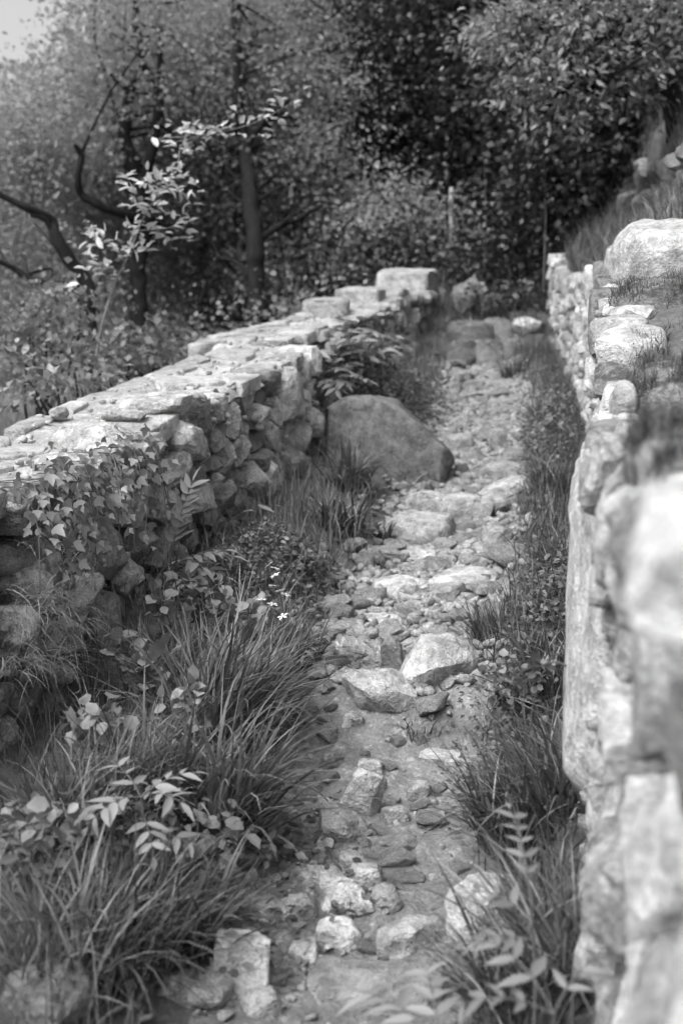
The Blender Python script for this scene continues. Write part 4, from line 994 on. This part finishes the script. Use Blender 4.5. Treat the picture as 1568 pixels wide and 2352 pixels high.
GB = 'trees beyond the left wall'; GD = 'shadowy trees at the head of the track'
tree('tree', 'gnarled tree with dark bent limbs at the left edge',
     [(225, 920, 11, .13), (205, 760, 11, .10), (200, 660, 11, .085), (165, 600, 10.9, .07), (130, 540, 10.8, .062), (122, 505, 10.8, .05), (70, 475, 10.6, .042), (20, 455, 10.5, .035), (-60, 420, 10.3, .02)],
     [[(195, 665, 11, .05), (130, 655, 10.9, .035), (75, 645, 10.8, .032), (25, 615, 10.7, .028), (-40, 590, 10.5, .02)], [(128, 545, 10.8, .03), (105, 500, 10.7, .025), (70, 490, 10.6, .02)]],
     [(40, 330, 12.6, (1.0, 1.0, .6), 60), (120, 360, 13, (1, 1, .6), 50), (0, 520, 12.4, (.9, .8, .8), 50), (70, 720, 12.6, (.9, .6, .5), 40)], 62, .066, 'tree', 1, group=GB)
tree('tree', 'forked tree with a hooked limb left of centre',
     [(318, 900, 13, .16), (320, 770, 13, .12), (322, 690, 13, .11), (318, 620, 13, .1), (330, 500, 13, .09), (310, 380, 13, .085), (290, 300, 13, .075), (300, 210, 13, .06), (330, 140, 13, .05), (315, 60, 13, .045), (320, -60, 13, .03), (330, -200, 13, .02)],
     [[(330, 520, 13, .07), (285, 492, 12.6, .055), (230, 470, 12.3, .05), (185, 445, 12.2, .045), (178, 400, 12.1, .04), (185, 360, 12.1, .034), (170, 335, 12, .02)],
      [(325, 440, 13, .06), (348, 350, 12.9, .05), (368, 260, 12.8, .05), (378, 205, 12.8, .045), (362, 150, 12.7, .03), (370, 60, 12.7, .02)],
      [(300, 210, 13, .04), (255, 170, 12.8, .03), (225, 155, 12.7, .02)]],
     [(300, 110, 12.5, (1.0, .3, .9), 30), (350, 120, 14.4, (1.4, 1.1, 1.3), 110), (220, 250, 14.4, (.9, .9, .6), 60), (420, 330, 14.6, (1.2, 1.0, 1.1), 80), (300, 500, 14.5, (1.4, .8, .9), 80), (180, 420, 14.4, (.9, .8, .8), 50), (330, 680, 15, (1.4, .8, .7), 70)], 66, .066, 'tree', 2, group=GB)
tree('tree', 'straight dark trunked tree standing just behind the left wall',
     [(594, 830, 13.2, .15), (592, 700, 13.2, .115), (590, 620, 13.2, .105), (587, 545, 13.2, .10), (575, 440, 13.4, .085), (560, 330, 14, .07), (545, 220, 14, .06), (540, 80, 14, .045), (545, -80, 14, .03)],
     [[(588, 560, 13.2, .06), (625, 530, 13.4, .05), (680, 500, 13.8, .03), (740, 470, 13.7, .02)], [(590, 640, 13.2, .04), (545, 600, 13.3, .03), (500, 590, 13.4, .02)], [(560, 330, 14, .05), (610, 270, 13.9, .035), (660, 230, 13.8, .02)]],
     [(560, 120, 15.2, (1.5, 1.2, 1.4), 130), (660, 300, 14.8, (1.3, 1.1, 1.1), 100), (500, 420, 15, (1.2, .9, .9), 70), (700, 500, 15.2, (1.1, 1.0, .7), 70), (600, 450, 14.9, (1.0, .6, .4), 40), (480, 620, 15.6, (1.2, .8, .6), 50)], 66, .066, 'tree', 3, group=GB)
tree('tree', 'thin dark trunk between the forked tree and the straight one',
     [(462, 830, 15.5, .11), (463, 740, 15.5, .085), (465, 660, 15.5, .08), (470, 540, 15.5, .07), (460, 380, 15.5, .06), (455, 200, 15.5, .04)], [],
     [(450, 200, 16, (1.4, 1.2, 1.3), 90), (430, 60, 16.5, (1.4, 1.2, 1.2), 80), (450, 500, 16.5, (1.2, 1, 1), 60)], 64, .07, 'tree', 4, group=GB)
tree('tree', 'leafy tree further back showing pale foliage above the straight trunk',
     [(690, 800, 18, .16), (700, 600, 18, .13), (710, 400, 18, .1), (715, 150, 18, .07), (715, -80, 18, .04)], [],
     [(740, 120, 18, (2.0, 1.6, 1.8), 150), (680, 400, 18.5, (1.7, 1.4, 1.4), 120), (780, 560, 18, (1.6, 1.2, 1.0), 90)], 60, .08, 'tree', 5, rad=.5, group=GB)
tree('tree', 'background tree filling the upper left below the patch of sky',
     [(120, 850, 19, .2), (125, 650, 19, .16), (130, 400, 19, .12), (170, 250, 19, .06)], [],
     [(110, 480, 19, (2.0, 1.6, 1.6), 170), (330, 320, 19.5, (1.7, 1.6, 1.7), 150), (60, 640, 19, (2.0, 1.4, 1.2), 110), (300, 620, 20, (2.2, 1.5, 1.4), 110)], 60, .09, 'tree', 6, rad=.5, group=GB)
# the dark wood at the head of the track
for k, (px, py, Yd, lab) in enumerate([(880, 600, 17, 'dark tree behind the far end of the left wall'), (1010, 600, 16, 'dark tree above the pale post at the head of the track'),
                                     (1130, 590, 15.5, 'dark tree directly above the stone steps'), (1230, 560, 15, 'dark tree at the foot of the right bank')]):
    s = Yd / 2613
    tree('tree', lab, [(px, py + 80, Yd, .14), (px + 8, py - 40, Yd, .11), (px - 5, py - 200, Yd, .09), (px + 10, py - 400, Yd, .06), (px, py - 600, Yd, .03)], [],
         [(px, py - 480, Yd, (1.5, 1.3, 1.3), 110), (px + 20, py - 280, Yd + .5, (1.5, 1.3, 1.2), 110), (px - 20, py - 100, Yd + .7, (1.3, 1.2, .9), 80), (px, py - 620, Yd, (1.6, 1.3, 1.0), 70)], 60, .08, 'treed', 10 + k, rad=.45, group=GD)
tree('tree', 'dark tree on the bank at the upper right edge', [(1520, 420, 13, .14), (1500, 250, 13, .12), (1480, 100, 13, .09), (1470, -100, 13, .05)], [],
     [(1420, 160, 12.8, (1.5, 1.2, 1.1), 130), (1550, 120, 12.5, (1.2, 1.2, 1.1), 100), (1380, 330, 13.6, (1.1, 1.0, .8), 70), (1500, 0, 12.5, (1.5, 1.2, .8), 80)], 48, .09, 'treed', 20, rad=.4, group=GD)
tree('tree', 'broad leaved tree with pale drooping leaf rosettes over the track at upper right',
     [(1560, 330, 10.5, .12), (1520, 150, 10.3, .10), (1440, 40, 10, .08), (1330, 20, 9.7, .05), (1240, 60, 9.5, .03)],
     [[(1440, 40, 10, .05), (1350, 110, 9.7, .035), (1280, 190, 9.5, .025), (1240, 270, 9.4, .012)], [(1440, 40, 10, .05), (1400, 120, 9.6, .03), (1360, 200, 9.5, .015)]],
     [(1270, 210, 9.5, (.35, .4, .3), 22), (1230, 130, 9.5, (.4, .4, .25), 22), (1330, 120, 9.6, (.5, .4, .4), 34), (1430, 150, 9.8, (.45, .4, .5), 34), (1130, 60, 9.6, (.35, .4, .2), 16), (1300, 40, 9.5, (.6, .4, .3), 30), (1480, 60, 9.8, (.5, .4, .4), 30)],
     40, .07, 'treel', 21, rad=.12, width=.22, tpl=OVAL)
# shrubs
def shrub(label, px, py, Yd, rad, n, per, size, mat, seed, group='shrubs around the track', cr=.3):
    r = np.random.default_rng(seed); c = P(px, py, Yd); gz = float(G(c[0], c[1])); o = thing('shrub', label, 'shrub', (c[0], c[1], gz), group); O = np.array(o.location)
    parts = []
    for k in range(7):
        e_ = ell(c, np.array(rad) * .7, 1, r)[0]; parts.append(tube(smooth_line([O + r.normal(0, .06, 3) * [1, 1, 0], (O + e_) / 2 + r.normal(0, .1, 3), e_], 9) - O, np.linspace(.018, .005, 9), 5))
    for V, F in parts: add('stem', mesh('stem', V, F, M['bark']), o)
    V, F = crown(ell(c, rad, n, r) - O, per, size, r, .42, rad=cr); add('foliage', mesh('foliage', V, F, M[mat], False), o, kind='stuff')
shrub('soft pale bush behind the far end of the left wall', 790, 560, 15, (1.0, .8, .6), 60, 50, .07, 'treel', 51)
shrub('feathery pale bush beside the straight trunk', 680, 640, 14.5, (.9, .8, .5), 50, 46, .07, 'treel', 52)
shrub('grey bush left of the pale post', 930, 520, 14.5, (1.0, .8, .6), 60, 50, .075, 'tree', 53)
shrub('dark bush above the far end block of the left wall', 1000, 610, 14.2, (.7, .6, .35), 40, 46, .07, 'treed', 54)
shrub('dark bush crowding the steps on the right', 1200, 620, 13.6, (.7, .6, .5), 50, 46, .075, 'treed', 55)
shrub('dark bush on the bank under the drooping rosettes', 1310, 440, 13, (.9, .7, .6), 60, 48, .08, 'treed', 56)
shrub('dark straggling bush left of the terrace wall', 1400, 350, 12.2, (.5, .6, .35), 40, 44, .07, 'treed', 57)
shrub('leafy bush behind the left wall at the left edge', 90, 740, 8.0, (.6, .5, .3), 34, 30, .065, 'treel', 58, cr=.16)
shrub('leafy bush behind the left wall under the sapling', 300, 820, 7.5, (.5, .4, .14), 26, 30, .06, 'treel', 59, cr=.14)
shrub('low leafy bush overhanging the left wall edge', 130, 890, 6.2, (.3, .3, .12), 14, 26, .055, 'treel', 60, cr=.12)
shrub('low undergrowth bush between the trunks beyond the wall', 400, 800, 12.5, (1.2, .8, .2), 34, 40, .07, 'treel', 61)
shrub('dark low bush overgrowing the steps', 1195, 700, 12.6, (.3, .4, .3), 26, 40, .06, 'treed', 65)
shrub('mid grey bush far behind the straight trunk', 560, 660, 17.5, (1.6, .8, .6), 70, 46, .075, 'tree', 63)
shrub('mid grey bush far behind the forked tree', 330, 690, 17, (1.6, .8, .5), 70, 46, .075, 'tree', 64)
shrub('low bush behind the wall right of the straight trunk', 690, 735, 12.9, (.5, .6, .2), 24, 36, .07, 'treel', 62)

# pale sapling in front of the trees
def spray(path_px, Yd, n, size):
    return [P(px, py, Yd + dy) for px, py, dy in path_px]
sp = thing('sapling', 'slender leaning sapling with pale leaf sprays behind the left wall', 'sapling', tuple(P(215, 900, 7.2))); O = np.array(sp.location); r = np.random.default_rng(77)
axes = [[(205, 960, 0), (228, 780, 0), (262, 660, 0), (298, 580, 0), (330, 500, .1), (370, 440, .1), (410, 390, .1)], [(295, 590, 0), (250, 560, -.1), (200, 540, -.2)], [(280, 625, 0), (230, 615, -.1), (215, 590, -.1)],
        [(315, 530, 0), (370, 525, .1), (425, 520, .1)], [(340, 480, 0), (300, 440, 0), (330, 410, 0)], [(410, 390, .1), (420, 330, .2), (480, 310, .2), (560, 290, .3), (620, 265, .4), (685, 225, .5)], [(480, 310, .2), (420, 315, .2), (375, 315, .2)], [(370, 440, 0), (400, 420, 0), (440, 470, 0)]]
st, pos, axx = [], [], []
for k, L in enumerate(axes):
    p = smooth_line([P(px, py, 7.2 + dy) for px, py, dy in L], 24) - O; st.append(tube(p, np.linspace(.010 if k == 0 else .004, .0025, 24), 6))
    T = np.gradient(p, axis=0); T /= np.linalg.norm(T, axis=1)[:, None]
    m = 70 if k in (0, 5) else 34; i_ = r.integers(12 if k == 0 else 3, 24, m)
    pos.append(p[i_] + r.normal(0, .05, (m, 3))); axx.append(T[i_] * .4 + r.normal(0, .7, (m, 3)) * [1, 1, .35])
V, F = join(st); add('trunk', mesh('trunk', V, F, M['sapbark']), sp)
pos = np.concatenate(pos); axx = np.concatenate(axx); n = len(pos)
V, F = leaves(OVAL, pos, axx, r.normal(0, .35, (n, 3)) + [0, -.2, 1], r.uniform(.05, .1, n), .25); add('crown', mesh('crown', V, F, M['sapling'], False), sp, kind='stuff')
# arching twig at the left
bushy('sapling', 'bare dark twig arching over the left wall with few leaves', 'sapling', P(175, 930, 5.6) - np.array([0, 0, .3]), [[np.array([0, 0, 0]), P(165, 905, 5.6) - P(175, 930, 5.6) + [0, 0, .3], P(110, 850, 5.6) - P(175, 930, 5.6) + [0, 0, .3], P(60, 820, 5.6) - P(175, 930, 5.6) + [0, 0, .3], P(30, 805, 5.6) - P(175, 930, 5.6) + [0, 0, .3]]], 26, .06, 'treel', 9, .03, .35, rad=.006)
# post and thin stems
p = P(1035, 500, 14.3); gz = float(G(p[0], p[1]))
V, F = tube(smooth_line([(0, 0, -.1), (.01, 0, .3), (0, .01, P(1035, 430, 14.3)[2] - gz)], 10), np.linspace(.04, .03, 10), 9, .25)
F = np.concatenate([F, [[len(V) - 9 + k for k in (0, 1, 2, 3)], [len(V) - 9 + k for k in (3, 4, 5, 6)], [len(V) - 9 + k for k in (6, 7, 8, 0)], [len(V) - 9 + k for k in (0, 3, 6, 0)]]])
tag(add('post', mesh('post', V, F[:-1], M['palebark']), None, (p[0], p[1], gz)), 'short pale weathered post in the dark wood', 'post')
for k, (a_, b_, Yd, lab) in enumerate([((1248, 560), (1246, 300), 12.5, 'thin straight bare stem rising from the bank under the rosettes'), ((1108, 560), (1112, 370), 13.5, 'thin bare stem above the stone steps')]):
    p0 = P(*a_, Yd); p1 = P(*b_, Yd); gz = float(G(p0[0], p0[1])); p0[2] = min(gz, p0[2])
    V, F = tube(smooth_line([p0, (p0 + p1) / 2 + [.03, 0, 0], p1], 14) - p0, np.linspace(.012, .006, 14), 6)
    tag(add('bare_stem', mesh('bare_stem', V, F, M['twig']), None, tuple(p0)), lab, 'stem')
shrub('added pale bush standing in for bright patches between the thin trunk and straight one', 515, 735, 15.8, (.4, .3, .3), 26, 40, .075, 'sapling', 67, cr=.18)  # added bush: its pale leaves stand in for bright patches beyond the trunks

# the wood that closes the valley behind: one mass
r = np.random.default_rng(99); cl = []
for k in range(1500):
    px = r.uniform(-350, 1950); Yd = r.uniform(21, 32)
    lim = np.interp(px, [-350, 20, 140, 200, 330, 1000], [330, 215, 140, 90, -20, -160])
    py = r.uniform(lim, 900); cl.append(P(px, py, Yd))
cl = np.array(cl); V, F = crown(cl, 38, .24, r, .5, rad=.75, flat=.5)
tag(add('woodland', mesh('woodland', V, F, M['tree'], False), kind='stuff'), 'dense blurred woodland closing the slope behind the trees')
